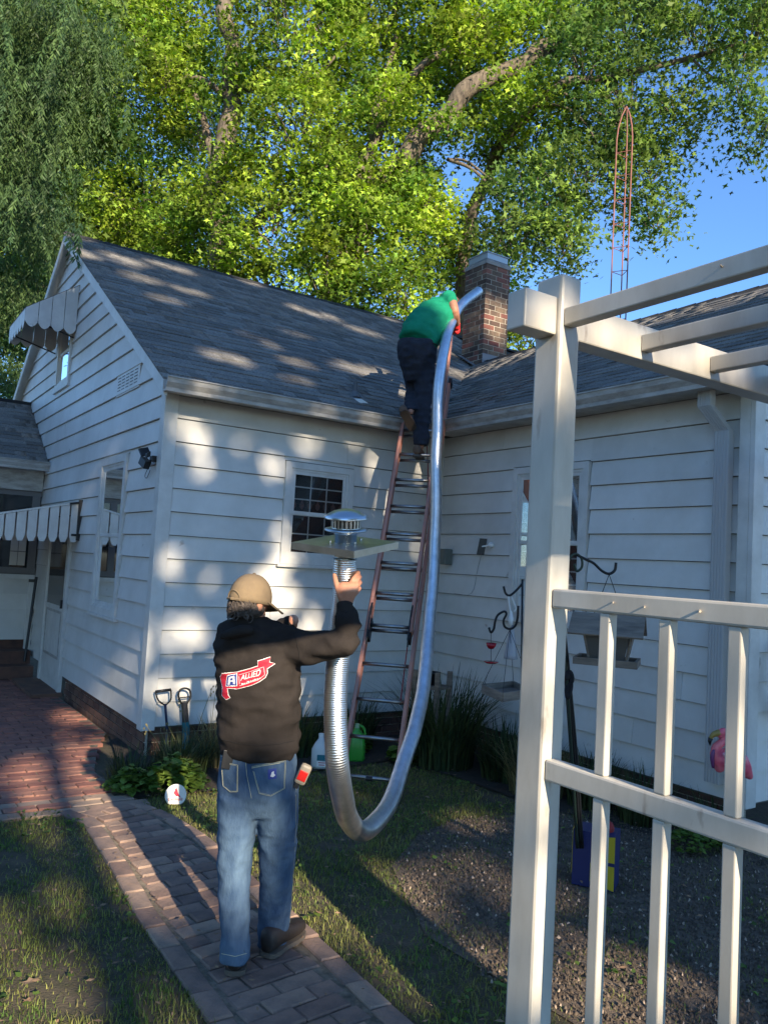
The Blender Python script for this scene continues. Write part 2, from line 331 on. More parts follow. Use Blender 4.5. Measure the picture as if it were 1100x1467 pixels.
# ================================================================ HOUSE
L = 2.964; ZB = .25; EX = .203; YE = -3.57
house = thing('house', (0, 0, 0), 'white clapboard single storey house with grey shingled gable roofs and brick chimney', 'house')
def P_F(s, z, o): return (s, -o, z)
def P_G(s, z, o): return (-o, s, z)
def P_R(s, z, o): return (L-o, s, z)
def P_E(s, z, o): return (s, YE-o, z)
def sheath(mapf, outline, depth=.10):
    b = MB(); n = len(outline)
    vs_ = [mapf(s, z, 0) for s, z in outline]+[mapf(s, z, -depth) for s, z in outline]
    b.add(vs_, [tuple(range(n)), tuple(range(2*n-1, n-1, -1))]+[(i, n+i, n+(i+1) % n, (i+1) % n) for i in range(n)])
    return b.build('wall', sheath_m, house)
def siding(wall, mapf, lo, hi, openings, ztop, zb=ZB, lim=None):
    """boards from lo(z) to hi(z), cut round the openings (s0, s1, z0, z1)"""
    k = 0
    while zb+k*EX < ztop-.02:
        z0 = zb+k*EX; z1 = min(z0+EX, ztop); k += 1
        segs = [(lo(z0), lo(z1), hi(z0), hi(z1), z0, z1)]
        for (a, b_, oz0, oz1) in openings:
            new = []
            for (l0, l1, h0, h1, s0, s1) in segs:
                if s1 <= oz0+.003 or s0 >= oz1-.003 or min(h0, h1) <= a or max(l0, l1) >= b_: new.append((l0, l1, h0, h1, s0, s1)); continue
                if a-max(l0, l1) > .01: new.append((l0, l1, a, a, s0, s1))
                if min(h0, h1)-b_ > .01: new.append((b_, b_, h0, h1, s0, s1))
                if s0 < oz0-.005: new.append((a, a, b_, b_, s0, oz0))
                if s1 > oz1+.005: new.append((a, a, b_, b_, oz1, s1))
            segs = new
        cut_ = []
        for (l0, l1, h0, h1, s0, s1) in segs:      # butt seams in the longer runs
            if min(h0, h1)-max(l0, l1) > 1.7 and random.random() < .55:
                m_s = random.uniform(max(l0, l1)+.4, min(h0, h1)-.4); cut_ += [(l0, l1, m_s-.0012, m_s-.0012, s0, s1), (m_s+.0012, m_s+.0012, h0, h1, s0, s1)]
            else: cut_.append((l0, l1, h0, h1, s0, s1))
        segs = cut_
        for (l0, l1, h0, h1, s0, s1) in segs:
            if h0-l0 < .02: continue
            t = lambda z: .026-(z-z0)/EX*.021
            jig = random.uniform(-.0014, .0014); GP = .0055 if s1-s0 > .05 else 0  # GP bares the dark sheathing as a painted shadow line
            o0, o1 = t(s0)+jig, t(s1)+jig
            b = MB(); V = [(l0, s0, .0008), (h0, s0, .0008), (h0, s0, o0), (l0, s0, o0), (l1, s1-GP, .0008), (h1, s1-GP, .0008), (h1, s1-GP, o1), (l1, s1-GP, o1)]
            b.add([mapf(*q) for q in V], [(0, 1, 2, 3), (3, 2, 6, 7), (4, 7, 6, 5), (0, 3, 7, 4), (1, 5, 6, 2), (0, 4, 5, 1)])
            b.build('siding_board', siding_m, wall)
RZ0 = 3.16; SL = .588
def zF(y): return RZ0+SL*(y+.25)
def zG(y): return zF(y) if y < 4.36 else zF(8.72-y)
zap = zF(4.36)
# walls
wF = sheath(P_F, [(0, ZB-.02), (L+.1, ZB-.02), (L+.1, 3.1), (0, 3.1)])
siding(wF, P_F, lambda z: .085, lambda z: L-.02, [(1.15, 1.91, 1.66, 2.65)], 3.09)
wG = sheath(P_G, [(.1, ZB-.02), (8.72, ZB-.02), (8.72, 3.1), (4.36, zap-.15), (0.1, 3.15)])
glo = lambda z: .085 if z < 3.1 else max(.085, (z-RZ0)/SL-.25+.13)
ghi = lambda z: 8.6 if z < 3.1 else 8.72-((z-RZ0)/SL-.25+.13)
siding(wG, P_G, glo, ghi, [(.98, 1.93, 1.06, 2.66), (3.0, 4.2, 0, 2.1), (3.86, 4.66, 3.78, 4.75)], zap-.14)
wR = sheath(P_R, [(YE, ZB-.02), (0, ZB-.02), (0, 3.1), (YE, 3.1)])
siding(wR, P_R, lambda z: YE+.085, lambda z: -.10, [(-2.13, -1.19, 1.28, 2.70)], 3.09)
wE = sheath(P_E, [(L+.02, ZB-.02), (8.0, ZB-.02), (8.0, 3.15), (5.46, 4.66), (L+.02, 3.15)], .1)
elo = lambda z: L+.09 if z < 3.1 else max(L+.09, 2.714+(z-3.2)/SL+.15)
ehi = lambda z: 7.9 if z < 3.1 else 10.92-(2.714+(z-3.2)/SL+.15)
siding(wE, P_E, elo, ehi, [], 4.6)
# foundations with bricks
def found(mapf, s0, s1, n=300):
    b = MB(); V = [(s0, -.1, -.03), (s1, -.1, -.03), (s1, ZB, -.03), (s0, ZB, -.03), (s0, -.1, -.09), (s1, -.1, -.09), (s1, ZB, -.09), (s0, ZB, -.09)]
    b.add([mapf(*q) for q in V], [(0, 1, 2, 3), (4, 7, 6, 5), (0, 4, 5, 1), (1, 5, 6, 2), (2, 6, 7, 3), (3, 7, 4, 0)])
    f = b.build('foundation', mortar_m, house); i = 0
    for r_ in range(4):
        s = s0+.005-(.1 if r_ % 2 else 0)
        while s < s1-.05 and i < n:
            a, e_ = max(s, s0+.002), min(s+.195, s1-.002); z = -.03+r_*.072
            if e_-a > .03:
                q = MB(); V = [(a, z, -.018), (e_, z, -.018), (e_, z+.062, -.018), (a, z+.062, -.018), (a, z, -.032), (e_, z, -.032), (e_, z+.062, -.032), (a, z+.062, -.032)]
                q.add([mapf(*t) for t in V], [(0, 1, 2, 3), (4, 7, 6, 5), (0, 4, 5, 1), (1, 5, 6, 2), (2, 6, 7, 3), (3, 7, 4, 0)])
                q.build('brick', found_m, f); i += 1
            s += .207
found(P_G, .03, 2.98); found(P_F, .05, L-.05); found(P_R, YE+.04, -.05); 
# corner and edge trims
t = MB(); t.box((-.036, -.036, ZB-.03), (.084, .001, 3.1)); t.box((-.0355, .0015, ZB-.03), (.001, .084, 3.15)); t.build('corner_trim', trim_m, house, bevel=.004)
t = MB(); t.box((L-.036, YE-.036, ZB-.03), (L+.084, YE+.001, 3.1)); t.box((L-.0355, YE+.0015, ZB-.03), (L+.001, YE+.084, 3.1)); t.build('corner_trim', trim_m, house, bevel=.004)
t = MB(); t.box((L-.028, -.10, ZB-.03), (L-.002, -.02, 3.09)); t.build('corner_trim', trim_m, house, bevel=.003)
# windows ----------------------------------------------------------------
def window(mapf, s0, s1, z0, z1, grid=((0, 0), (0, 0)), cas=.055, curtain=True, split=.5, name='window'):
    """part window (casing) > sash, pane, muntin, sill, curtain ; s0<s1 outer casing"""
    def fr(a, b_, c, d, wd, o0, o1, nm, m, par):
        q = MB()
        for (p, r, u_, v_) in ((a, b_, c, c+wd), (a, b_, d-wd, d), (a, a+wd, c+wd, d-wd), (b_-wd, b_, c+wd, d-wd)):
            V = [(p, u_, o0), (r, u_, o0), (r, v_, o0), (p, v_, o0), (p, u_, o1), (r, u_, o1), (r, v_, o1), (p, v_, o1)]
            q.add([mapf(*t) for t in V], [(0, 1, 2, 3), (4, 7, 6, 5), (0, 4, 5, 1), (1, 5, 6, 2), (2, 6, 7, 3), (3, 7, 4, 0)])
        return q.build(nm, m, par)
    def bx(p, r, u_, v_, o0, o1, nm, m, par):
        q = MB(); V = [(p, u_, o0), (r, u_, o0), (r, v_, o0), (p, v_, o0), (p, u_, o1), (r, u_, o1), (r, v_, o1), (p, v_, o1)]
        q.add([mapf(*t) for t in V], [(0, 1, 2, 3), (4, 7, 6, 5), (0, 4, 5, 1), (1, 5, 6, 2), (2, 6, 7, 3), (3, 7, 4, 0)]); return q.build(nm, m, par)
    W = fr(s0, s1, z0, z1, cas, .040, .0012, name, trim_m, house)
    fr(s0+cas, s1-cas, z0+cas, z1-cas, .022, .029, .0010, 'storm_frame', trim_m, W)
    a, b_, c, d = s0+cas+.022, s1-cas-.022, z0+cas+.022, z1-cas-.022; mid = c+(d-c)*split
    for (lo_, hi_, dep, (nx, nz)) in ((mid-.012, d, .0215, grid[0]), (c, mid+.012, .0135, grid[1])):
        S = fr(a, b_, lo_, hi_, .032, dep, dep-.0115, 'sash', trim_m, W)
        bx(a+.03, b_-.03, lo_+.03, hi_-.03, dep-.006, dep-.0075, 'pane', glass_m, W)
        for i in range(1, nx+1):
            s = a+.032+(b_-a-.064)*i/(nx+1); bx(s-.006, s+.006, lo_+.032, hi_-.032, dep-.0080, dep-.0110, 'muntin', trim_m, W)
        for i in range(1, nz+1):
            z = lo_+.032+(hi_-lo_-.064)*i/(nz+1); bx(a+.032, b_-.032, z-.006, z+.006, dep-.0078, dep-.0108, 'muntin', trim_m, W)
    bx(s0-.03, s1+.03, z0-.03, z0-.0015, .052, .002, 'sill', trim_m, W)
    return W
def hole(mapf, s0, s1, z0, z1, dep=.5):     # flat sheet standing in for the unlit room behind a window
    b = MB(); V = [(s0, z0, .0007), (s1, z0, .0007), (s1, z1, .0007), (s0, z1, .0007)]
    b.add([mapf(*q) for q in V], [(0, 1, 2, 3)]); return b
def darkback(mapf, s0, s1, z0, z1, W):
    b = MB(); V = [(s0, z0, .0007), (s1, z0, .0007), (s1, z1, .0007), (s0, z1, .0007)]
    b.add([mapf(*q) for q in V], [(0, 1, 2, 3)]); b.build('dark_backing', dark_m, W)  # flat dark sheet behind the glass; the unlit room is only its colour
W1 = window(P_F, 1.15, 1.90, 1.68, 2.64, ((2, 2), (2, 1)), .06); darkback(P_F, 1.2, 1.86, 1.72, 2.6, W1)
W2 = window(P_R, -2.12, -1.20, 1.30, 2.69, ((0, 0), (2, 4)), .06); darkback(P_R, -2.07, -1.26, 1.35, 2.64, W2)
W3 = window(P_G, .99, 1.92, 1.07, 2.65, ((0, 0), (0, 0)), .07, split=.5); darkback(P_G, 1.04, 1.87, 1.12, 2.6, W3)
W4 = window(P_G, 3.87, 4.65, 3.79, 4.74, ((0, 0), (0, 0)), .07); darkback(P_G, 3.92, 4.6, 3.84, 4.7, W4)
# things seen just inside the F window: lace valance and trinkets
b = MB()
for i in range(7):
    s = 1.27+i*.085; b.lathe((s, -.0055, 2.20), [(.004, 0), (.022, .02), (.024, .05), (.008, .075), (.010, .09), (.002, .1)], 8)
for k in (b,): k.v = [(x, -.0070+(y+.0055)*.05, z) for x, y, z in k.v]
b.build('trinkets', mat('trinket', (.22, .10, .07), .6, c2=(.06, .06, .07), scale=60), W1)
# storm door on G ---------------------------------------------------------
q = MB(); q.box((-.045, 3.02, .0), (-.001, 3.10, 2.08)); q.box((-.045, 4.10, .0), (-.001, 4.18, 2.08)); q.box((-.045, 3.10, 2.0), (-.001, 4.10, 2.08))
D = q.build('door_frame', trim_m, house)
q = MB(); q.box((-.030, 3.10, .03), (-.002, 4.10, 1.995)); dr = q.build('door', trim_m, D)
q = MB(); q.box((-.034, 3.19, 1.02), (-.0305, 4.01, 1.90)); q.build('door_pane', mat('dark_glass', (.012, .012, .014), .08), D)
q = MB()
for a_, b_, c_, d_ in ((3.19, 4.01, .40, .43), (3.19, 4.01, .93, .96), (3.19, 3.22, .43, .93), (3.98, 4.01, .43, .93)): q.box((-.037, a_, c_), (-.0305, b_, d_))
q.build('door_moulding', gutter_m, D)
q = MB(); q.box((-.065, 3.13, 1.0), (-.031, 3.15, 1.1)); q.build('handle', black_m, D)
q = MB(); q.box((-.34, 2.95, .012), (-.001, 4.2, .05)); q.build('door_step', found_m, house)
# gable vent on G: slotted plate
q = MB(); q.box((-.019, .84, 3.28), (-.008, 1.62, 3.50)); V_ = q.build('gable_vent', siding_m, house)
q = MB()
for i in range(6):
    for j in range(5):
        s = .90+j*.14; z = 3.30+i*.032; q.box((-.0215, s, z), (-.0192, s+.10, z+.009))
q.build('vent_slots', mat('slot_dark', (.12, .12, .12), .9), V_)
# roofs ------------------------------------------------------------------
def slab(pts, th, nm, m=ridge_m):
    b = MB(); n = len(pts); V = [Vector(p) for p in pts]; W_ = [v-Vector((0, 0, th)) for v in V]
    b.add(V+W_, [tuple(range(n)), tuple(range(2*n-1, n-1, -1))]+[(i, n+i, n+(i+1) % n, (i+1) % n) for i in range(n)]); return b.build(nm, m, house)
XR = 5.46; ZR = 3.2+SL*(XR-2.714)
RF = slab([(-.10, -.25, RZ0-.02), (9, -.25, RZ0-.02), (9, 4.36, zap-.02), (-.10, 4.36, zap-.02)], .03, 'roof')
slab([(-.10, 8.97, RZ0-.02), (-.10, 4.36, zap-.021), (9, 4.36, zap-.021), (9, 8.97, RZ0-.02)], .05, 'roof')
RR = slab([(2.714, -3.78, 3.18), (XR, -3.78, ZR-.02), (XR, 3.2, ZR-.02), (2.714, 3.2, 3.18)], .05, 'roof')
slab([(XR, -3.78, ZR-.021), (8.2, -3.78, 3.18), (8.2, 3.2, 3.18), (XR, 3.2, ZR-.021)], .05, 'roof')
def shingles(owner, org, es, et, S0, S1, T1, keep, cam_near=300, lift=.004):
    """tabs in courses: org corner, es along the eave, et up the slope"""
    org, es, et = Vector(org), Vector(es), Vector(et); nn = es.cross(et).normalized()
    if nn.z < 0: nn = -nn
    tabs = []; r = 0; t_ = 0
    while t_ < T1-.02:
        s = S0-random.uniform(0, .3)
        while s < S1:
            wd = random.choice((.14, .2, .26, .33)); a, e_ = max(s, S0), min(s+wd, S1); s += wd
            if e_-a < .03: continue
            c = org+es*(a+e_)/2+et*(t_+.065)
            if keep(c): tabs.append((c, a, e_, t_))
        t_ += .128; r += 1
    tabs.sort(key=lambda q: (q[0]-CP).length/((q[2]-q[1])**.35))
    V_, F_, T_ = [], [], []; tones = {}
    for i, (c, a, e_, t0) in enumerate(tabs):
        th = random.choice((.005, .009, .012)); t1 = min(t0+.15, T1); j0 = random.uniform(-.004, .004)
        P = [org+es*a+et*(t0+j0), org+es*e_+et*(t0+j0), org+es*e_+et*t1, org+es*a+et*t1]
        lo_ = [p+nn*(-.004) for p in P]; hi_ = [P[0]+nn*(lift+th), P[1]+nn*(lift+th), P[2]+nn*lift, P[3]+nn*lift]
        if i < cam_near:
            m_ = MB(); m_.add(lo_+hi_, [(4, 5, 6, 7), (0, 1, 5, 4), (1, 2, 6, 5), (3, 0, 4, 7)]); m_.build('shingle', shingle_m, owner)
        else:
            n = len(V_); V_ += [tuple(p) for p in lo_+hi_]; F_ += [(n+4, n+5, n+6, n+7), (n, n+1, n+5, n+4), (n+1, n+2, n+6, n+5), (n+3, n, n+4, n+7)]; T_ += [random.uniform(-1, 1)]*4
    if F_:
        me = npmesh('shingles', V_, F_, T_); o = link('far_shingles', me, shingle_m, owner); o['kind'] = 'stuff'
cs = 1/math.sqrt(1+SL*SL)
shingles(RF, (-.145, -.27, RZ0-.005), (1, 0, 0), (0, cs, SL*cs), 0, 6.6, 4.62/cs, lambda c: (c.y+.25) > (c.x-2.714)-.12, 300)
shingles(RR, (2.69, -3.78, 3.19), (0, 1, 0), (cs, 0, SL*cs), 0, 7.0, 2.77/cs, lambda c: (c.x-2.714) > (c.y+.25)-.1, 300)
for i in range(36):
    q = MB(); x = -.13+i*.26; q.add([(x, 4.25, zF(4.25)+.022), (x+.28, 4.25, zF(4.25)+.016), (x+.28, 4.36, zap+.03), (x, 4.36, zap+.036), (x+.28, 4.47, zF(4.25)+.016), (x, 4.47, zF(4.25)+.022)], [(0, 1, 2, 3), (3, 2, 4, 5)]); q.build('ridge_cap', ridge_m, house)
for i in range(27):
    q = MB(); y = -3.8+i*.25; q.add([(XR-.11, y, ZR-.048), (XR-.11, y+.27, ZR-.054), (XR, y+.27, ZR+.020), (XR, y, ZR+.028), (XR+.11, y+.27, ZR-.054), (XR+.11, y, ZR-.048)], [(0, 3, 2, 1), (3, 5, 4, 2)]); q.build('ridge_cap', ridge_m, house)
# rakes, fascias, soffits
q = MB()
def rake(x0, x1, y0, z0, y1, z1, h=.13):
    q.add([(x0, y0, z0), (x1, y0, z0), (x1, y0, z0-h), (x0, y0, z0-h), (x0, y1, z1), (x1, y1, z1), (x1, y1, z1-h), (x0, y1, z1-h)], [(0, 1, 2, 3), (4, 7, 6, 5), (0, 4, 5, 1), (1, 5, 6, 2), (2, 6, 7, 3), (3, 7, 4, 0)])
rake(-.13, -.102, -.27, RZ0+.0-.012, 4.36, zap-.012, .13); rake(-.13, -.102, 8.98, RZ0-.012, 4.36, zap-.0122, .13); rake(-.1015, 0, -.24, RZ0-.055, 4.36, zap-.055, .03); rake(-.1015, 0, 8.96, RZ0-.055, 4.36, zap-.0551, .03)
q.build('rake_trim', trim_m, house)
q = MB(); q.add([(2.70, YE-.205, 3.16), (2.70, YE+.0, 3.16), (2.70, YE+.0, 3.04), (2.70, YE-.205, 3.04), (XR, YE-.205, ZR-.04), (XR, YE, ZR-.04), (XR, YE, ZR-.17), (XR, YE-.205, ZR-.17)], [(0, 1, 2, 3), (4, 7, 6, 5), (0, 4, 5, 1), (1, 5, 6, 2), (2, 6, 7, 3), (3, 7, 4, 0)])
q.build('rake_trim', trim_m, house)
q = MB(); q.box((-.02, -.245, 3.085), (2.74, -.02, 3.098)); q.box((2.725, -3.76, 3.085), (L-.02, -.245, 3.0979)); q.build('soffit', gutter_m, house)
q = MB(); q.box((-.10, -.262, 3.03+.04), (2.74, -.247, RZ0-.03)); q.box((2.708, -3.78, 3.07), (2.723, -.262, 3.155)); q.build('fascia', gutter_m, house)
def gutter(p, d, out, ln, nm='gutter'):
    p, d, out = Vector(p), Vector(d), Vector(out)
    pr = [(.0, 0), (0, -.115), (.075, -.115), (.078, -.085), (.105, -.045), (.112, -.008), (.122, -.006), (.122, .004), (.108, .004), (.100, -.02), (.07, -.1), (.008, -.105), (.006, 0)]
    b = MB(); b.prism([p+out*a+Vector((0, 0, c)) for a, c in pr], d*ln); return b.build(nm, gutter_m, house)
gutter((-.14, -.264, RZ0), (1, 0, 0), (0, -1, 0), 2.74+.0); gutter((2.706, -3.79, 3.185), (0, 1, 0), (-1, 0, 0), 3.42)
# downspout on R
def ribbed(b, p, q_, wx, wy):      # corrugated rectangular pipe from p to q_
    p, q_ = Vector(p), Vector(q_); prof = []
    n = 5
    for i in range(n*2+1):
        prof.append((-wx/2-(.004 if i % 2 else 0), -wy/2+wy*i/(n*2)))
    prof += [(wx/2, wy/2), (wx/2, -wy/2)]
    b.prism([p+Vector((x, y, 0)) for x, y in prof], q_-p)
q = MB(); ribbed(q, (L-.07, -3.39, .35), (L-.07, -3.39, 2.80), .06, .115); ribbed(q, (L-.07, -3.39, 2.80), (L-.185, -3.32, 2.97), .06, .105); ribbed(q, (L-.185, -3.32, 2.97), (L-.185, -3.32, 3.10), .06, .105)
q.build('downspout', mat('downspout_grey', (.42, .42, .41), .5), house)
# vent pipe and slip on roof
p0 = Vector((1.98, .18, zF(.18)))
q = MB(); q.tube([p0, p0+Vector((0, 0, .16))], .022, 10); q.lathe(p0, [(.075, -.01), (.06, .02), (.026, .06)], 12); q.build('vent_pipe', mat('vent_grey', (.12, .13, .14), .7), house)
q = MB(); c_ = Vector((1.97, .04, zF(.04)+.02)); es = Vector((1, 0, 0)); et = Vector((0, cs, SL*cs))
q.obox(c_, es*.055+et*.015, et*.05-es*.012, Vector((0, -.3, 1)).normalized()*.002)
tag(q.build('paper_slip', white_m), 'small white paper slip lying on the grey shingles above the gutter', 'paper')
# chimney ------------------------------------------------------------------
cx0, cy0, cw, cl = 5.386, 2.244, .47, .49; cz0, cz1 = 4.3, 6.30
q = MB(); q.box((cx0+.004, cy0+.004, cz0), (cx0+cw-.004, cy0+cl-.004, cz1)); CH = q.build('chimney', mortar_m, house)
cb = {}
for k in range(26):
    z = 4.32+k*.0765
    if z+.066 > cz1: break
    for face in (0, 1, 2, 3):
        ln = cw if face in (0, 2) else cl; s = 0.0; first = (.2 if (k+face) % 2 else .098); parts = []
        while s < ln-.01:
            wd = min(first if s == 0 else .2, ln-s); parts.append((s, s+wd)); s += wd+.014
        for a, e_ in parts:
            if face == 0: A, B_ = (cx0+a, cy0-.001*k*0, z), (cx0+e_, cy0+.09, z+.066)
            elif face == 1: A, B_ = (cx0-.0005, cy0+a+.0, z), (cx0+.0885, cy0+e_, z+.0655)
            elif face == 2: A, B_ = (cx0+a, cy0+cl-.09, z), (cx0+e_, cy0+cl, z+.066)
            else: A, B_ = (cx0+cw-.09, cy0+a, z), (cx0+cw+.0005, cy0+e_, z+.0655)
            if face == 1 and a < .1: A = (A[0], cy0+.0905, A[2])
            if face == 3 and a < .1: A = (A[0], cy0+.0905, A[2])
            if face in (1, 3) and e_ > cl-.09: B_ = (B_[0], cy0+cl-.0905, B_[2])
            if B_[1]-A[1] < .02 or face > 1 and k < 4: continue
            j = random.uniform(0, .003)
            m_ = MB(); m_.box((A[0]-(j if face == 1 else 0), A[1]-(j if face == 0 else 0), A[2]), B_); m_.build('brick', chimr_m if random.random() < .13 else chim_m, CH)
q = MB(); q.box((cx0-.012, cy0-.012, cz1+.0005), (cx0+cw+.012, cy0+cl+.012, cz1+.055)); q.add([(cx0-.012, cy0-.012, cz1+.0555), (cx0+cw+.012, cy0-.012, cz1+.0555), (cx0+cw+.012, cy0+cl+.012, cz1+.0555), (cx0-.012, cy0+cl+.012, cz1+.0555), (cx0+.05, cy0+.05, cz1+.11), (cx0+cw-.05, cy0+.05, cz1+.11), (cx0+cw-.05, cy0+cl-.05, cz1+.11), (cx0+.05, cy0+cl-.05, cz1+.11)], [(0, 1, 5, 4), (1, 2, 6, 5), (2, 3, 7, 6), (3, 0, 4, 7), (4, 5, 6, 7)])
q.build('chimney_crown', conc_m, CH)
q = MB(); q.box((cx0+.03, cy0+.03, cz1+.10), (cx0+cw-.03, cy0+cl-.03, cz1+.19)); q.box((cx0+.015, cy0+.015, cz1+.1905), (cx0+cw-.015, cy0+cl-.015, cz1+.202)); q.build('chimney_cap', mat('cap_metal', (.42, .44, .45), .5, .6), CH)
q = MB()
for i in range(6): q.obox((cx0-.03, cy0+.05+i*.08, zF(cy0+.05+i*.08)+.05+.015), Vector((.03, 0, 0)), Vector((0, .045, .026)), Vector((0, -.003, .006)))
q.add([(cx0-.01, cy0-.2, ZR-.1), (cx0-.01, cy0-.012, ZR-.1), (cx0-.01, cy0-.012, ZR+.12), (cx0+.3, cy0-.012, ZR+.12), (cx0+.3, cy0-.012, ZR-.1)], [(1, 4, 3, 2)])
q.build('flashing', mat('lead', (.20, .20, .21), .6), CH)

# ---------------------------------------------------------------- porch addition on the left (B)
porch = thing('porch', (-2, 5, 0), 'enclosed white porch with dark windows and its own grey shingled roof, left of the door', 'porch')
def P_B(s, z, o): return (s, 4.95-o, z)
q = MB(); q.box((-5, 4.96, .45), (-.02, 5.1, 2.75)); wB = q.build('wall', sheath_m, porch)
_h = house; 
def siding_b():
    k = 0
    for k in range(4):
        z0 = .45+k*EX*1.0; b = MB(); V = [(-5, z0, -.009), (-.10, z0, -.009), (-.10, z0, .012), (-5, z0, .012), (-5, z0+EX-.03, -.009), (-.10, z0+EX-.03, -.009), (-.10, z0+EX-.03, -.002), (-5, z0+EX-.03, -.002)]
        V = [(a, z_ if z_ == z0 else z0+EX, o) for a, z_, o in V]
        b.add([P_B(*t) for t in V], [(0, 1, 2, 3), (3, 2, 6, 7), (4, 7, 6, 5), (0, 3, 7, 4), (1, 5, 6, 2), (0, 4, 5, 1)]); b.build('siding_board', siding_m, wB)
siding_b()
q = MB(); q.box((-.10, 4.90, .3), (-.022, 4.955, 1.22)); q.box((-5, 4.91, 1.262), (-.03, 4.955, 1.32)); q.build('trim', trim_m, porch)
q = MB(); q.box((-5, 4.90, 2.45), (-.03, 4.955, 2.74)); q.build('header_board', gutter_m, porch)
fm = mat('porch_frame_grey', (.16, .15, .14), .7)
q = MB(); q.box((-5, 4.935, 1.33), (-.03, 4.958, 1.41)); q.box((-5, 4.935, 2.38), (-.03, 4.958, 2.448))
for x in (-.09, -.98, -1.9, -2.8, -3.7): q.box((x-.05, 4.934, 1.411), (x+.05, 4.9575, 2.379))
WB = q.build('window', fm, porch)
q = MB(); q.box((-5, 4.950, 1.41), (-.03, 4.9545, 2.38)); q.build('pane', mat('dark_pane', (.01, .012, .015), .06), WB)
q = MB(); q.box((-.36, 4.944, 1.44), (-.17, 4.9495, 2.02)); q.build('curtain', mat('pale_curtain', (.55, .50, .42), .9), WB)
q = MB()
for z in (1.62, 1.82): q.box((-.36, 4.9405, z), (-.17, 4.9435, z+.012))
q.box((-.27, 4.9405, 1.44), (-.262, 4.9434, 2.02)); q.build('muntin', fm, WB)
q = MB(); q.box((-5, 4.98, .0), (-.03, 5.05, .449)); q.build('foundation', found_m, porch)
q = MB(); q.box((-1.8, 4.35, .012), (-.06, 4.93, .17)); q.box((-1.8, 4.62, .171), (-.06, 4.929, .33)); tag(q.build('porch_steps', found_m), 'dark brick porch steps in deep shade left of the storm door', 'steps')
q = MB(); V = [Vector((-5, 4.7, 2.83)), Vector((-.002, 4.7, 2.83)), Vector((-.002, 6.5, 3.87)), Vector((-5, 6.5, 3.87))]; W_ = [v-Vector((0, 0, .05)) for v in V]
q.add(V+W_, [(0, 1, 2, 3), (7, 6, 5, 4), (0, 4, 5, 1), (1, 5, 6, 2), (2, 6, 7, 3), (3, 7, 4, 0)]); rB = q.build('roof', ridge_m, porch)
cb_ = 1/math.hypot(1, 1.04/1.8)
shingles(rB, (-4, 4.68, 2.835), (1, 0, 0), (0, cb_, cb_*1.04/1.8), 0, 3.98, 1.82/cb_, lambda c: True, 180)
q = MB(); q.box((-4.9, 4.68, 3.88), (-.01, 6.5, 3.883)) if False else q.box((-4.9, 6.42, 3.84), (-.01, 6.56, 3.90)); q.build('ridge_cap', ridge_m, porch)
_sv = house; house = porch
gutter((-5, 4.69, 2.83), (1, 0, 0), (0, -1, 0), 4.98)
house = _sv
q = MB(); q.tube([(-.13, 4.6, .2), (-.05, 4.72, 1.3)], .018, 8); tag(q.build('garden_pole', black_m), 'thin black pole leaning against the porch corner beside the storm door', 'pole')

# ---------------------------------------------------------------- awnings
def scallop_strip(mapf, s0, s1, z0, z1, n, slant, m, par, round_=True, gap=.012):
    wd = (s1-s0)/n
    for i in range(n):
        a, e_ = s0+i*wd+gap/2, s0+(i+1)*wd-gap/2; poly = [(a, z1(a)), (a, z0(a))]
        K = 8 if round_ else 3
        for j in range(1, K):
            t_ = j/K; s = a+(e_-a)*t_
            dz = math.sin(PI*t_)*wd*.42 if round_ else .06
            if not round_: s = a+(e_-a)*(.25 if j == 1 else .75); 
            poly.append((s, z0(s)-dz))
        poly += [(e_, z0(e_)), (e_, z1(e_))]
        A = [Vector(mapf(s, z)) for s, z in poly]; nn = (A[1]-A[0]).cross(A[-1]-A[0]).normalized()
        b = MB(); b.prism(A, nn*.006); b.build('slat', m, par)
aw = thing('door_awning', (-.3, 3.6, 2.0), 'scalloped white metal awning with slotted side panels over the side storm door', 'awning')
awm = mat('awning_white', (.68, .67, .63), .5, c2=(.58, .565, .53), scale=6)
DY0, DY1, DXO = 2.74, 4.45, -1.35
def dtop(x): return 2.225+x*.231
scallop_strip(lambda s, z: (s, DY0, z), DXO, -.012, lambda s: 1.84+s*.03, dtop, 12, 0, awm, aw, False, .016)
scallop_strip(lambda s, z: (DXO, s, z), DY0+.01, DY1, lambda s: 1.72, lambda s: dtop(DXO), 13, 0, awm, aw, False, .016)
scallop_strip(lambda s, z: (s, DY1+.01, z), DXO, -.012, lambda s: 1.84+s*.03, dtop, 12, 0, awm, aw, False, .016)
q = MB(); q.add([(DXO-.01, DY0-.014, dtop(DXO)), (-.012, DY0-.014, 2.225), (-.012, DY1+.02, 2.225), (DXO-.01, DY1+.02, dtop(DXO)), (DXO-.01, DY0-.014, dtop(DXO)+.022), (-.012, DY0-.014, 2.247), (-.012, DY1+.02, 2.247), (DXO-.01, DY1+.02, dtop(DXO)+.022)], [(0, 3, 2, 1), (4, 5, 6, 7), (0, 1, 5, 4), (1, 2, 6, 5), (2, 3, 7, 6), (3, 0, 4, 7)]); q.build('canopy', awm, aw)
q = MB(); q.box((-.045, DY0-.05, 1.80), (-.004, DY0-.016, 2.26)); q.tube([(-.03, DY0-.03, 1.86), (-.10, DY0-.03, 1.86)], .012, 6); q.tube([(-.03, DY0-.03, 2.23), (-.14, DY0-.03, 2.21)], .012, 6); q.build('bracket', black_m, aw)
ua = thing('window_awning', (-.3, 4.2, 4.7), 'small striped metal awning with scalloped edge over the gable window', 'awning')
Y0, Y1 = 3.72, 4.85; XO = -.62
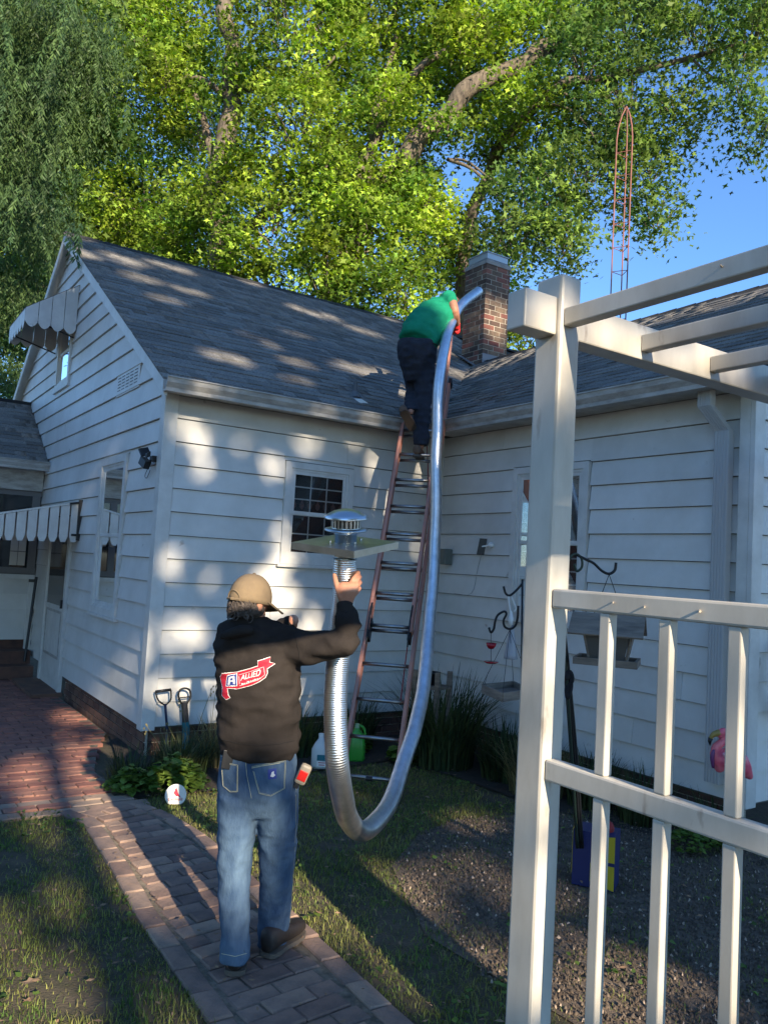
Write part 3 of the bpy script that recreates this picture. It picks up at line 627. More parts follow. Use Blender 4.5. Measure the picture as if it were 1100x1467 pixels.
scallop_strip(lambda s, z: (s, Y0, z), XO, -.02, lambda s: 4.44+0*s, lambda s: 4.60+(s-XO)/.60*.42, 4, 0, awm, ua, True, .006)
scallop_strip(lambda s, z: (XO, s, z), Y0+.01, Y1, lambda s: 4.44, lambda s: 4.60, 6, 0, awm, ua, True, .006)
scallop_strip(lambda s, z: (s, Y1+.01, z), XO, -.02, lambda s: 4.44, lambda s: 4.60+(s-XO)/.60*.42, 4, 0, awm, ua, True, .006)
q = MB(); q.add([(XO-.006, Y0-.006, 4.604), (XO-.006, Y1+.012, 4.604), (-.015, Y1+.012, 5.03), (-.015, Y0-.006, 5.03), (XO-.006, Y0-.006, 4.598), (XO-.006, Y1+.012, 4.598), (-.015, Y1+.012, 5.022), (-.015, Y0-.006, 5.022)], [(0, 3, 2, 1), (4, 5, 6, 7), (0, 1, 5, 4), (1, 2, 6, 5), (2, 3, 7, 6), (3, 0, 4, 7)]); q.build('canopy', mat('awning_dark', (.06, .06, .055), .7), ua)
q = MB(); q.tube([(-.03, Y0+.03, 4.35), (XO+.02, Y0+.03, 4.5)], .009, 6); q.tube([(-.03, Y1-.03, 4.35), (XO+.02, Y1-.03, 4.5)], .009, 6); q.build('strut', black_m, ua)

# ---------------------------------------------------------------- wall fittings
fl = thing('flood_light', (-.03, .3, 2.5), 'black twin solar flood light on the gable wall by the corner', 'lamp')
q = MB(); q.box((-.07, .10, 2.50), (-.021, .17, 2.55)); q.build('lamp_base', black_m, fl, bevel=.005)
q = MB(); q.obox((-.10, .20, 2.49), (.030, .012, 0), (-.008, .055, .028), (.006, -.014, .032)); q.build('lamp_head', black_m, fl, bevel=.005)
q = MB(); q.obox((-.12, .06, 2.545), (.020, .012, .012), (0, .024, 0), (.0, 0, .022)); q.build('lamp_head', black_m, fl, bevel=.005)
q = MB(); q.obox((-.11, .20, 2.585), (.040, 0, .012), (0, .05, .035), (.001, -.003, .005)); q.build('solar_panel', black_m, fl)
q = MB(); q.tube(smooth_path([(-.03, .26, 2.50), (-.04, .36, 2.40), (-.035, .32, 2.37), (-.025, .27, 2.44)], 5), .003, 5); q.build('cable', black_m, fl)
sp = thing('solar_light', (L, -.7, 1.95), 'small black solar panel lamp on the siding left of the right window', 'lamp')
c = on(690, 783, 0, L-.10); q = MB(); q.obox(c, HR*.036, UP*.078+HR*.012, HF*.004); q.build('solar_panel', black_m, sp)
c2 = on(703, 781, 0, L-.04); q = MB(); q.ell(c2, (.03, 0, 0), (0, .03, 0), (0, 0, .028)); q.tube([c2, c], .008, 6); q.build('lamp_head', white_m, sp)
q = MB(); q.tube(smooth_path([c-Vector((0, 0, .07)), on(684, 815, 0, L-.03), on(675, 850, 0, L-.025), on(650, 850, 0, L-.025)], 4), .0025, 5); q.build('cable', mat('grey_cable', (.3, .3, .3), .6), sp)
c = on(640, 795, 0, L-.05); q = MB(); q.box((L-.12, c.y-.06, c.z-.10), (L-.021, c.y+.06, c.z+.06)); tag(q.build('junction_box', mat('green_grey_box', (.13, .15, .13), .5), bevel=.01), 'grey green electrical box on the wall behind the flue liner', 'box')
hs = thing('garden_hose', (4.0, YE-.1, 1.2), 'coiled dark garden hose on a bracket at the right end wall', 'hose')
c = Vector((3.35, YE-.10, 1.10)); q = MB()
for k in range(4): q.tube([c+Vector((math.cos(a)*(.19+.012*k), -.02*k, math.sin(a)*(.24+.01*k))) for a in np.linspace(0, 2*PI, 25)], .009, 6)
q.build('hose_coil', black_m, hs); q = MB(); q.box((3.2, YE-.12, 1.46), (3.5, YE-.021, 1.50)); q.build('bracket', iron_m, hs)

# ================================================================ PERGOLA
pg = thing('pergola', (-.19, -4.78, 0), 'cream vinyl pergola post with overhead beams and a picket gate in the foreground', 'pergola')
px, py = -.196, -4.784
def pbox(nm, a, b, bevel=.006): q = MB(); q.box(a, b); return q.build(nm, vinyl_m, pg, bevel=bevel)
pbox('post', (px, py, 0), (px+.10, py+.127, 2.782), .012)
pbox('beam', (px-.155, py+.018, 2.56), (px-.0005, py+.109, 2.697)); pbox('beam', (px+.1005, py+.018, 2.56), (px+3.3, py+.109, 2.697))
pbox('post', (px+3.3+.001, py, 0), (px+3.401, py+.127, 2.782), .012)
for x in (px+.014, px+.455, px+.893, px+1.33, px+1.77, px+2.2, px+2.65, px+3.1):
    yy = py-.0005 if x < px+.05 else py+.0175
    pbox('rafter', (x, py-2.45, 2.592), (x+.05, yy, 2.656), .005)
RY = -6.95
pbox('post', (px, RY, 0), (px+.10, RY+.127, 2.90), .012); pbox('beam', (px-1.15, RY+.018, 2.65), (px-.0005, RY+.109, 2.79)); pbox('beam', (px+.1005, RY+.018, 2.65), (px+3.3, RY+.109, 2.79)); pbox('post', (px+3.3+.001, RY, 0), (px+3.401, RY+.127, 2.90), .012)  # unseen rear row; its left beam is added to shade the man's back
gt = thing('picket_gate', (px, py-.8, 0), 'cream vinyl picket gate panel hung on the right of the tall pergola post', 'gate')
def gbox(nm, a, b, bevel=.006): q = MB(); q.box(a, b); return q.build(nm, vinyl_m, gt, bevel=bevel)
gx = px+.012
gbox('rail', (gx, RY+.128, 1.602), (gx+.05, py-.001, 1.668), .008); gbox('rail', (gx, RY+.128, 1.018), (gx+.05, py-.001, 1.09), .008); gbox('rail', (gx, RY+.128, .12), (gx+.05, py-.001, .19), .008)
for i in range(8):
    y = py-.209-i*.2265
    gbox('picket', (gx+.006, y-.042, 1.0905), (gx+.044, y, 1.6015), .005); gbox('picket', (gx+.006, y-.042, .1905), (gx+.044, y, 1.0175), .005)
q = MB()
for (y, z, s) in ((-5.05, 1.64, 1), (-5.17, 1.635, 1), (-5.36, 1.637, 1.6)): q.tube([(gx-.0005, y, z), (gx-.010, y-.01, z-.002)], .0022*s, 6)
for (y, z) in ((-5.4, 2.63), (-6.0, 2.62)): q.tube([(px+.0135, y, z), (px+.002, y, z+.003)], .003, 6)
q.build('nail', mat('nail_pale', (.5, .42, .32), .5), pg)

# ================================================================ LADDER
lad = thing('extension_ladder', (1.2, -1.75, 0), 'tall orange extension ladder with grey rungs leaning against the gutter in the inner corner', 'ladder')
E_ = Vector((.364, .372, .854)).normalized(); Rl = Vector((.72, -.69, 0)).normalized(); Nl = Rl.cross(E_).normalized()
if Nl.z < 0: Nl = -Nl
B0 = Vector((1.133, -1.696, .153))
def lp(n, s=0, o=0): return B0+E_*(.305*n)+Rl*s+Nl*o
def LW(s, base): return (.240 if base else .207) if s > 0 else (-.195 if base else -.168)
def rail(n0, n1, s, o, inner):
    q = MB(); a, b = lp(n0, s, o), lp(n1, s, o); t_ = Rl*inner
    for (c, hx_, hy_) in ((Rl*0, .003, .043), (t_*.013+Nl*.040, .013, .003), (t_*.013-Nl*.040, .013, .003)):
        q.obox((a+b)/2+c, Rl*hx_, Nl*hy_, (b-a)/2)
    q.build('rail', fibre_m, lad)
for s in (-1, 1): rail(-.42, 13.3, LW(s, 1), -.045, -s)
for s in (-1, 1): rail(3.8, 16.6, LW(s, 0), .045, -s)
for n in range(0, 14): q = MB(); q.tube([lp(n, -.192, -.045), lp(n, .237, -.045)], .015, 10); q.build('rung', alu_m, lad, True)
for n in range(4, 17): q = MB(); q.tube([lp(n, -.165, .045), lp(n, .204, .045)], .015, 10); q.build('rung', alu_m, lad, True)
for s in (-1, 1):
    q = MB(); q.obox(lp(13.4, LW(s, 1), -.045), Rl*.018, Nl*.045, E_*.035); q.build('end_cap', black_m, lad, bevel=.004)
    q = MB(); s15 = LW(s, 0)-s*.018; q.obox(lp(3.9, s15, .02), Rl*.012, Nl*.05, E_*.09); q.obox(lp(4.4, s15, .07), Rl*.006, Nl*.02, E_*.05); q.tube(smooth_path([lp(4.6, s15, .09), lp(4.2, s15, .11), lp(3.7, s15, .09), lp(3.4, s15, .06)], 4), .007, 6); q.build('rung_lock', iron_m, lad)
    f0 = lp(-.42, LW(s, 1), -.045); q = MB(); q.obox(Vector((f0.x, f0.y, .012)), Rl*.03, Rl.cross(UP)*.055, UP*.011); q.obox(f0+Vector((0, 0, .0)), Rl*.014, Nl*.02, E_*.05); q.build('foot', iron_m, lad)
q = MB(); q.tube(smooth_path([lp(12, .02, -.06), lp(9, .15, -.09), lp(5, .16, -.09), lp(2, .17, -.10)], 6), .005, 6); q.build('rope', mat('red_rope', (.30, .02, .03), .8), lad)
q = MB(); q.tube([lp(-.02, .0, -.045), lp(-.02, .05, -.045)], .019, 10); q.build('grip', black_m, lad)

# ================================================================ HOSE (flue liner) AND CAP
lin = thing('flue_liner', at(515, 1195, 3.95), 'long silver corrugated chimney liner hanging in a loop from man to ladder', 'flue liner')
HP = [(496, 800, 3.40), (493, 850, 3.42), (487, 900, 3.44), (483.5, 950, 3.45), (482, 1000, 3.43), (482, 1050, 3.41), (484, 1100, 3.42), (490, 1143, 3.55), (500, 1174, 3.78), (518, 1191, 4.05), (540, 1176, 4.36), (560, 1144, 4.75), (576, 1102, 5.1), (592, 1050, 5.45), (603, 1000, 5.8), (610, 950, 6.1), (615, 900, 6.4), (619.5, 850, 6.65), (622, 800, 6.85), (624, 750, 7.0), (624.5, 700, 7.1), (624.5, 650, 7.2), (626, 600, 7.3), (629.5, 550, 7.4), (634, 510, 7.6), (641, 475, 7.9), (652, 449, 8.25), (667, 431, 8.5), (686, 417, 8.8)]
pts = smooth_path([at(*q_) for q_ in HP], 24)
acc = [0]
for a, b in zip(pts, pts[1:]): acc.append(acc[-1]+(b-a).length)
pitch = .0095; NR = int(acc[-1]/pitch*4); pp = []; j = 0
for i in range(NR+1):
    sq = acc[-1]*i/NR
    while j < len(acc)-2 and acc[j+1] < sq: j += 1
    t_ = (sq-acc[j])/max(1e-9, acc[j+1]-acc[j]); p_ = pts[j].lerp(pts[j+1], t_); pp.append(p_+Vector((noise.noise(p_*2.2), noise.noise(p_*2.2+Vector((4, 0, 0))), 0))*.012)
q = MB(); q.tube(pp, [.0494+.00095*math.sin(PI/2*i+.4)+.0012*noise.noise(Vector((i*.02, 0, 0))) for i in range(len(pp))], 28, cap=False); lo = q.build('liner_tube', liner_m, lin, True)
mod = lo.modifiers.new('solid', 'SOLIDIFY'); mod.thickness = .0015
cp = thing('chimney_cap', at(496, 790, 3.40), 'silver round rain cap on a square galvanised plate held up in the right hand', 'chimney cap')
pc = at(497, 783, 3.40); upv = Vector((-.03, -.10, 1)).normalized()
a1 = (HR*.60+HF*-.80).normalized(); a1 = (at(530, 792, 3.2)-at(470, 770, 3.6)); a1 = (a1-upv*a1.dot(upv)).normalized()
PA = [at(421, 775, 3.42), at(531, 791, 3.20), at(572, 778, 3.40), at(462, 765, 3.64)]
cc = sum(PA, Vector())/4; nn = (PA[1]-PA[0]).cross(PA[3]-PA[0]).normalized(); nn = nn if nn.z > 0 else -nn
e1 = (PA[1]-PA[0]); e2 = (PA[3]-PA[0]); e1 = e1.normalized(); e2 = (e2-e1*e2.dot(e1)).normalized()
hs1, hs2 = (PA[1]-PA[0]).length/2, (PA[3]-PA[0]).length/2
hh = (hs1+hs2)/2; q = MB(); q.obox(cc, e1*hh, e2*hh, nn*.0012)
for s, a_, b_ in ((-1, e1, e2), (1, e1, e2), (-1, e2, e1), (1, e2, e1)): q.obox(cc+b_*(s*hh)-nn*.014, a_*hh, b_*.0012, nn*.014)
q.build('flashing_plate', galv_m, cp)
q = MB(); q.lathe(cc, [(.047, -.06), (.047, .035), (.050, .036), (.050, .045)], 28, nn); q.build('collar', galv_m, cp, True)
q = MB(); q.lathe(cc+nn*.047, [(.045, 0), (.090, .004), (.092, .010), (.060, .016)], 28, nn); q.build('lower_ring', galv_m, cp, True)
q = MB(); q.lathe(cc+nn*.055, [(.056, 0), (.056, .052)], 28, nn); q.build('inner_sleeve', mat('sleeve_dark', (.10, .09, .08), .5, .8), cp, True)
q = MB(); aa = nn.orthogonal().normalized(); ab_ = nn.cross(aa)
for k in range(22):
    a = 2*PI*k/22; d_ = aa*math.cos(a)+ab_*math.sin(a); tg = nn.cross(d_); q.obox(cc+nn*.080+d_*.062, tg*.0045, d_*.001, nn*.022)
q.lathe(cc+nn*.057, [(.063, 0), (.064, .004), (.063, .008)], 28, nn); q.lathe(cc+nn*.10, [(.063, 0), (.064, .004), (.063, .008)], 28, nn)
q.build('louvre', galv_m, cp)
q = MB(); q.lathe(cc+nn*.108, [(.092, -.006), (.094, 0), (.080, .012), (.055, .026), (.025, .034), (.001, .036)], 32, nn); q.build('rain_hood', mat('hood_metal', (.66, .67, .68), .3, 1), cp, True)
q = MB()
for k in range(4):
    a = PI/4+PI/2*k; d_ = aa*math.cos(a)+ab_*math.sin(a); q = MB(); q.tube([cc+nn*.003+d_*.075, cc+nn*.012+d_*.075], .005, 8); q.build('bolt', galv_m, cp)
# ================================================================ PEOPLE
def remesh(mb, voxel, sm=2, disp=None):
    me = mb.mesh(); o = bpy.data.objects.new('tmp', me); col.objects.link(o)
    r = o.modifiers.new('r', 'REMESH'); r.mode = 'VOXEL'; r.voxel_size = voxel
    if sm: s_ = o.modifiers.new('s', 'SMOOTH'); s_.iterations = sm; s_.factor = .5
    dg = bpy.context.evaluated_depsgraph_get(); dg.update(); out = bpy.data.meshes.new_from_object(o.evaluated_get(dg))
    bpy.data.objects.remove(o); bpy.data.meshes.remove(me)
    if disp:
        n = len(out.vertices); co = np.empty(n*3, np.float32); out.vertices.foreach_get('co', co)
        no = np.empty(n*3, np.float32); out.vertices.foreach_get('normal', no); co = co.reshape(-1, 3); no = no.reshape(-1, 3)
        d = np.array([disp(Vector(c)) for c in co], np.float32); out.vertices.foreach_set('co', (co+no*d[:, None]).ravel()); out.update()
    return out
def ring(u, v, d, wpx, dep, ax=None, fw=None):
    a = (ax or HR); f = (fw or HF); return (at(u, v, d), a*(wpx*d/FPX), f*dep)
def limb(b, pts, n=16):     # pts = (u, v, d, radius m)
    b.tube([at(*p[:3]) for p in pts], [p[3] for p in pts], n)
def limbs(b, pts, n=16, k=4):
    P = smooth_path([at(*p[:3]) for p in pts], k); R_ = []
    for i in range(len(P)):
        t = i/k; j = min(int(t), len(pts)-2); R_.append(pts[j][3]+(pts[j+1][3]-pts[j][3])*(t-j))
    b.tube(P, R_, n); b.ell(P[0], Vector((R_[0], 0, 0)), Vector((0, R_[0], 0)), Vector((0, 0, R_[0])), 12, 7); b.ell(P[-1], Vector((R_[-1], 0, 0)), Vector((0, R_[-1], 0)), Vector((0, 0, R_[-1])), 12, 7)
def folds(amp, sc_, st=(1, 1, 1), seed=0):
    def f(c):
        p = Vector((c.x*st[0], c.y*st[1], c.z*st[2]))*sc_+Vector((seed, 0, 0))
        n = noise.noise(p); m = noise.noise(p*2.3+Vector((5, 3, 1))); return amp*(1-2*abs(n))*.8+amp*.5*m-amp*.3
    return f
def head(b, c, fw, up, s=1.0):
    fw = fw.normalized(); sd = fw.cross(up).normalized(); up = sd.cross(fw).normalized()
    b.ell(c+up*.02*s, sd*.073*s, fw*.092*s, up*.105*s, 18, 12)
    b.ell(c-up*.055*s+fw*.03*s, sd*.055*s, fw*.06*s, up*.055*s, 14, 9)
    b.ell(c+fw*.098*s-up*.012*s, sd*.012*s, fw*.022*s, up*.028*s, 10, 7)       # nose
    b.ell(c+fw*.082*s-up*.052*s, sd*.025*s, fw*.012*s, up*.009*s, 10, 6)       # mouth
    for q_ in (-1, 1):
        b.ell(c+sd*q_*.076*s-fw*.005*s-up*.005*s, sd*.010*s, fw*.018*s, up*.032*s, 10, 8)
        b.ell(c+sd*q_*.03*s+fw*.078*s+up*.02*s, sd*.016*s, fw*.010*s, up*.008*s, 8, 6)
def drape(polyuv, tree, off, name, m, parent, sub=4):
    """lays a flat patch, outlined in the view, on a garment surface"""
    n = len(polyuv); P = []
    for i in range(n):
        a, b = polyuv[i], polyuv[(i+1) % n]
        for k in range(sub): P.append((a[0]+(b[0]-a[0])*k/sub, a[1]+(b[1]-a[1])*k/sub))
    cx, cy = sum(p[0] for p in P)/len(P), sum(p[1] for p in P)/len(P); rings = 4; V = []; F_ = []
    def hit(u, v):
        r = ray(u, v).normalized(); h = tree.ray_cast(CP, r)
        return h[0]+h[1]*off if h[0] is not None and h[1].dot(r) < 0 else (h[0]-h[1]*off if h[0] is not None else None)
    N = len(P)
    for k in range(1, rings+1):
        for p in P: V.append(hit(cx+(p[0]-cx)*k/rings, cy+(p[1]-cy)*k/rings))
    V.append(hit(cx, cy))
    if any(v is None for v in V):
        good = [v for v in V if v is not None]
        if not good: return None
        V = [v if v is not None else min(good, key=lambda g_: 0) for v in V]
    for i in range(N): F_.append((rings*N, i, (i+1) % N))
    for k in range(rings-1):
        for i in range(N): F_.append((k*N+i, (k+1)*N+i, (k+1)*N+(i+1) % N, k*N+(i+1) % N))
    b = MB(); b.add(V, F_); return b.build(name, m, parent)
def drape_line(pts, tree, off, r, name, m, parent, dash=None):
    P = []
    for a, b in zip(pts, pts[1:]):
        for k in range(6):
            u, v = a[0]+(b[0]-a[0])*k/6, a[1]+(b[1]-a[1])*k/6; d_ = ray(u, v).normalized(); h = tree.ray_cast(CP, d_)
            if h[0] is not None: P.append(h[0]+(h[1] if h[1].dot(d_) < 0 else -h[1])*off)
    b = MB()
    if len(P) > 2: b.tube(P, r, 5); return b.build(name, m, parent)
def text_mesh(txt, size, shear=0):
    cu = bpy.data.curves.new('t', 'FONT'); cu.body = txt; cu.size = size; cu.shear = shear; cu.offset = size*.012
    o = bpy.data.objects.new('t', cu); col.objects.link(o); dg = bpy.context.evaluated_depsgraph_get(); dg.update()
    me = bpy.data.meshes.new_from_object(o.evaluated_get(dg)); bpy.data.objects.remove(o); return me

# ---- man with the cap, back to us --------------------------------------
man = thing('person', on(365, 1380, 2, 0), 'man in black hoodie, jeans and khaki cap seen from behind holding up the chimney cap', 'person')
body = MB()
hc = at(358, 864, 3.38); hf = (HF*.78+HR*.62).normalized()
head(body, hc, hf, UP, .87)
limb(body, [(358, 880, 3.40, .058), (361, 905, 3.42, .062)])
body.loft([ring(370, 1130, 3.42, 40, .08), ring(370, 1060, 3.42, 41, .085), ring(371, 980, 3.42, 42, .09), ring(369, 930, 3.42, 44, .09), ring(365, 908, 3.42, 32, .06), ring(362, 893, 3.42, 24, .06)])
limbs(body, [(405, 926, 3.40, .040), (465, 929, 3.32, .034), (494, 918, 3.275, .030), (497, 892, 3.275, .027), (496, 866, 3.31, .027)])
limbs(body, [(334, 926, 3.42, .040), (324, 960, 3.55, .034), (352, 950, 3.80, .030), (395, 905, 3.85, .035), (420, 889, 3.82, .028)])
limbs(body, [(343, 1130, 3.41, .065), (338, 1230, 3.38, .045), (337, 1300, 3.36, .04), (337, 1378, 3.33, .038)])
limbs(body, [(397, 1130, 3.43, .065), (396, 1230, 3.48, .045), (393, 1300, 3.54, .04), (390, 1352, 3.58, .040)])
# right hand: palm, four fingers round the pipe, thumb off the near side
pc_ = lambda u, v, d: at(u, v, d)
body.loft([(at(496, 866, 3.305), HR*.026, HF*.018), (at(496, 856, 3.30), HR*.036, HF*.017), (at(498, 846, 3.29), HR*.043, HF*.016), (at(500, 838, 3.30), HR*.042, HF*.015), (at(501, 834, 3.31), HR*.036, HF*.012)], 16, 2.4)
for (u, v, pth_) in ((0, 0, [(501, 838, 3.315), (506, 829, 3.315), (512, 822, 3.345), (513.5, 820, 3.39), (509, 820, 3.435)]),
                     (0, 0, [(505, 841, 3.315), (511, 832, 3.32), (515, 827, 3.36), (515, 827, 3.41), (509, 828, 3.44)]),
                     (0, 0, [(507, 846, 3.315), (513, 838, 3.325), (516, 835, 3.365), (515, 835, 3.41), (509, 837, 3.44)]),
                     (0, 0, [(508, 852, 3.31), (513, 846, 3.33), (515, 843, 3.365), (513.5, 843, 3.40), (508, 845, 3.425)])):
    limbs(body, [(*p, r_) for p, r_ in zip(pth_, (.0100, .0092, .0088, .0083, .0075))], 10, 3)
limbs(body, [(488, 854, 3.295, .014), (484, 843, 3.30, .0125), (481, 833, 3.32, .0115), (479, 824, 3.345, .0095)], 10, 3)
# left hand, curled, beyond the shoulder
body.loft([(at(416, 890, 3.82), HR*.022, HF*.018), (at(420, 890, 3.82), HR*.022, HF*.022)], 12)
for k in range(4): limbs(body, [(418, 886+k*2.6, 3.80, .008), (424, 887+k*2.6, 3.82, .0075), (424, 890+k*2.6, 3.86, .007)], 8, 2)
me = remesh(body, .0045, 1); bo = link('body', me, skin_m, man, True)
# clothes
def torso_disp(c):
    return folds(.016, 6.5, (1.0, 1.0, 2.1), 3)(c)+.0035*math.sin(c.z*60+6*noise.noise(c*3))*max(0, 1-abs(c.z-.95)*3)
h = MB()
h.loft([ring(370, 1081, 3.42, 53, .135), ring(370, 1073, 3.42, 56, .145), ring(371, 1055, 3.42, 57, .150), ring(371, 1020, 3.42, 57.5, .150), ring(371, 985, 3.42, 58, .148), ring(370, 950, 3.42, 60, .145), ring(368, 925, 3.42, 59, .138), ring(365, 907, 3.42, 50, .12), ring(362, 894, 3.42, 36, .095), ring(360, 884, 3.42, 23, .075)], 28, 2.3)
limbs(h, [(402, 922, 3.39, .078), (432, 927, 3.36, .076), (466, 926, 3.31, .069), (492, 919, 3.27, .058), (499, 903, 3.265, .051), (497, 884, 3.28, .045), (496, 873, 3.30, .036)], 18)
h.tube([at(496, 875, 3.30), at(495.5, 863, 3.31)], [.036, .0335], 18)
limbs(h, [(337, 922, 3.41, .074), (330, 955, 3.52, .060), (350, 955, 3.78, .050), (392, 909, 3.85, .040), (414, 891, 3.82, .034)], 18)
for k in range(13):   # hood bunched round the neck
    h.ell(at(340, 905, 3.27), HR*.075+UP*.02, HF*.03, UP*.022, 12, 7)
    a = PI*(k/12)*1.1-.15; c_ = at(360, 900, 3.41)+HR*math.cos(a)*.098-HF*math.sin(a)*.085-UP*math.sin(a)*.028
    h.ell(c_, HR*.042, HF*.038, UP*.034, 10, 7)
hm = remesh(h, .0105, 3, torso_disp); hood = link('hoodie', hm, hoodie_m, man, True)
bv = BVHTree.FromObject(hood, bpy.context.evaluated_depsgraph_get()) if False else BVHTree.FromPolygons([v.co.copy() for v in hm.vertices], [tuple(p.vertices) for p in hm.polygons])
j = MB()
j.loft([ring(370, 1062, 3.42, 52, .118), ring(370, 1080, 3.42, 53.5, .122), ring(370, 1100, 3.42, 55.5, .135), ring(370, 1125, 3.42, 57, .140), ring(370, 1150, 3.42, 57, .125), ring(370, 1166, 3.42, 52, .09)], 28, 2.3)
j.loft([ring(342, 1135, 3.40, 28, .12), ring(340, 1165, 3.395, 27.5, .112), ring(338.5, 1200, 3.385, 25.5, .100), ring(336, 1240, 3.375, 23, .088), ring(335.5, 1275, 3.365, 22.5, .082), ring(337, 1310, 3.355, 20.5, .080), ring(336.5, 1345, 3.345, 20, .078), ring(337.5, 1374, 3.33, 21, .072)], 22, 2.2)
j.loft([ring(399, 1135, 3.43, 28.5, .12), ring(399, 1165, 3.44, 28, .112), ring(398, 1200, 3.46, 26.5, .102), ring(396.5, 1240, 3.485, 24.5, .092), ring(395, 1275, 3.51, 23, .086), ring(393, 1310, 3.545, 22, .083), ring(391, 1356, 3.58, 21, .083)], 22, 2.2)
jm = remesh(j, .0095, 3, lambda c: folds(.007, 6, (1.5, 1.5, 1.7), 9)(c)+folds(.006, 9, (1, 1, 2.4), 2)(c)*max(0, 1-c.z/.45)*min(1, c.z/.2)+folds(.008, 9, (1, 1, 2.2), 4)(c)*max(0, 1-abs(c.z-.55)*5))
jeans = link('jeans', jm, jeans_m, man, True); bj = BVHTree.FromPolygons([v.co.copy() for v in jm.vertices], [tuple(p.vertices) for p in jm.polygons])
pk1 = [(361, 1098), (408.5, 1089.5), (407, 1129), (388, 1140), (371.6, 1136.5)]; pk2 = [(318.5, 1091), (341.6, 1096), (341, 1134), (331, 1134), (321, 1126)]
for pk in (pk1, pk2):
    drape(pk, bj, .0035, 'pocket', jeans_m, jeans)
    drape_line(pk+[pk[0]], bj, .005, .0011, 'stitching', stitch_m, jeans)
    drape_line([(a*.94+pk[2][0]*.0+sum(q_[0] for q_ in pk)/len(pk)*.06, b*.94+sum(q_[1] for q_ in pk)/len(pk)*.06) for a, b in pk+[pk[0]]], bj, .005, .0007, 'stitching', stitch_m, jeans)
drape_line([(361, 1100), (408.5, 1091.5)], bj, .006, .002, 'stitching', stitch_m, jeans)
drape_line([(351, 1078), (354, 1110), (362, 1150)], bj, .002, .0011, 'stitching', stitch_m, jeans)
drape_line([(317, 1083), (353, 1090), (422, 1081)], bj, .002, .0011, 'stitching', stitch_m, jeans)
drape_line([(424, 1120), (424, 1180), (420, 1260), (414, 1340)], bj, .001, .0006, 'stitching', stitch_m, jeans)
drape_line([(318, 1366), (337, 1370), (356, 1365)], bj, .002, .0013, 'stitching', stitch_m, jeans)
pl = drape([(383.5, 1102.5), (395.5, 1100.5), (396, 1115), (384, 1116.5)], bj, .0055, 'pocket_badge', logo_blue, jeans)
drape([(387, 1112), (389, 1106), (392, 1104.5), (392, 1108), (394, 1110), (391, 1113)], bj, .0068, 'badge_mark', logo_w, jeans)
# back print
BN = [(326.5, 986), (340, 986), (359.5, 981), (372, 975.5), (379.5, 970), (383, 963), (382.5, 958), (393.5, 950.5), (385.5, 948.5), (387.5, 942), (370, 947.5), (370.2, 954), (359.5, 957.8), (340, 963), (319, 965), (317, 969), (320.5, 985), (319.5, 996), (325, 1001.7), (330, 999), (327.5, 995)]
cxn, cyn = 352, 969
drape([(u+(1.2 if u > cxn else -1.0), v+(1.2 if v > cyn+(cxn-u)*.2 else -1.3)) for u, v in BN], bv, .0025, 'print_outline', logo_w, hood, 3)
def drape_flat(poly, off, name, m):
    """ear-safe fill of a concave outline: a grid of small cells kept inside it"""
    us = [p[0] for p in poly]; vs__ = [p[1] for p in poly]; st = .45; V = {}; F_ = []; VV = []
    def vid(i, k):
        if (i, k) not in V:
            u, v = min(us)+i*st, min(vs__)+k*st; r = ray(u, v).normalized(); h_ = bv.ray_cast(CP, r)
            V[(i, k)] = len(VV) if h_[0] is not None else None
            if h_[0] is not None: VV.append(h_[0]+(h_[1] if h_[1].dot(r) < 0 else -h_[1])*off)
        return V[(i, k)]
    for i in range(int((max(us)-min(us))/st)+1):
        for k in range(int((max(vs__)-min(vs__))/st)+1):
            if inpoly(min(us)+(i+.5)*st, min(vs__)+(k+.5)*st, poly):
                f_ = [vid(i, k), vid(i+1, k), vid(i+1, k+1), vid(i, k+1)]
                if None not in f_: F_.append(tuple(f_))
    b = MB(); b.add(VV, F_); return b.build(name, m, hood)
for o_ in [o_ for o_ in hood.children if o_.name.startswith('print_outline')]: bpy.data.objects.remove(o_)
grow = []
for i, p in enumerate(BN):
    a, b = Vector(BN[i-1]), Vector(BN[(i+1) % len(BN)]); t_ = (b-a).normalized(); nrm = Vector((t_.y, -t_.x)); grow.append((p[0]-nrm.x*1.1, p[1]-nrm.y*1.1))
def parea(P_): return abs(sum(P_[i-1][0]*P_[i][1]-P_[i][0]*P_[i-1][1] for i in range(len(P_))))
if parea(grow) < parea(BN): grow = [(2*p[0]-q_[0], 2*p[1]-q_[1]) for p, q_ in zip(BN, grow)]
drape_flat(grow, .0030, 'print_outline', logo_w); drape_flat(BN, .0045, 'print', logo_red)
drape_flat([(326.3, 966.3), (341.2, 964.6), (341.2, 982), (325, 984.2)], .0056, 'print_box_edge', logo_w)
drape_flat([(327.3, 967.3), (340.2, 965.8), (340.2, 981), (326.1, 983.2)], .0066, 'print_box', logo_blue)
def drape_mesh(me, fn, off, name, m, par, tree):
    for v in me.vertices:
        u, w_ = fn(v.co.x, v.co.y); r = ray(u, w_).normalized(); h_ = tree.ray_cast(CP, r)
        if h_[0] is not None: v.co = h_[0]+(h_[1] if h_[1].dot(r) < 0 else -h_[1])*off
    return link(name, me, m, par)
ca, sa = math.cos(rad(-19)), math.sin(rad(-19))
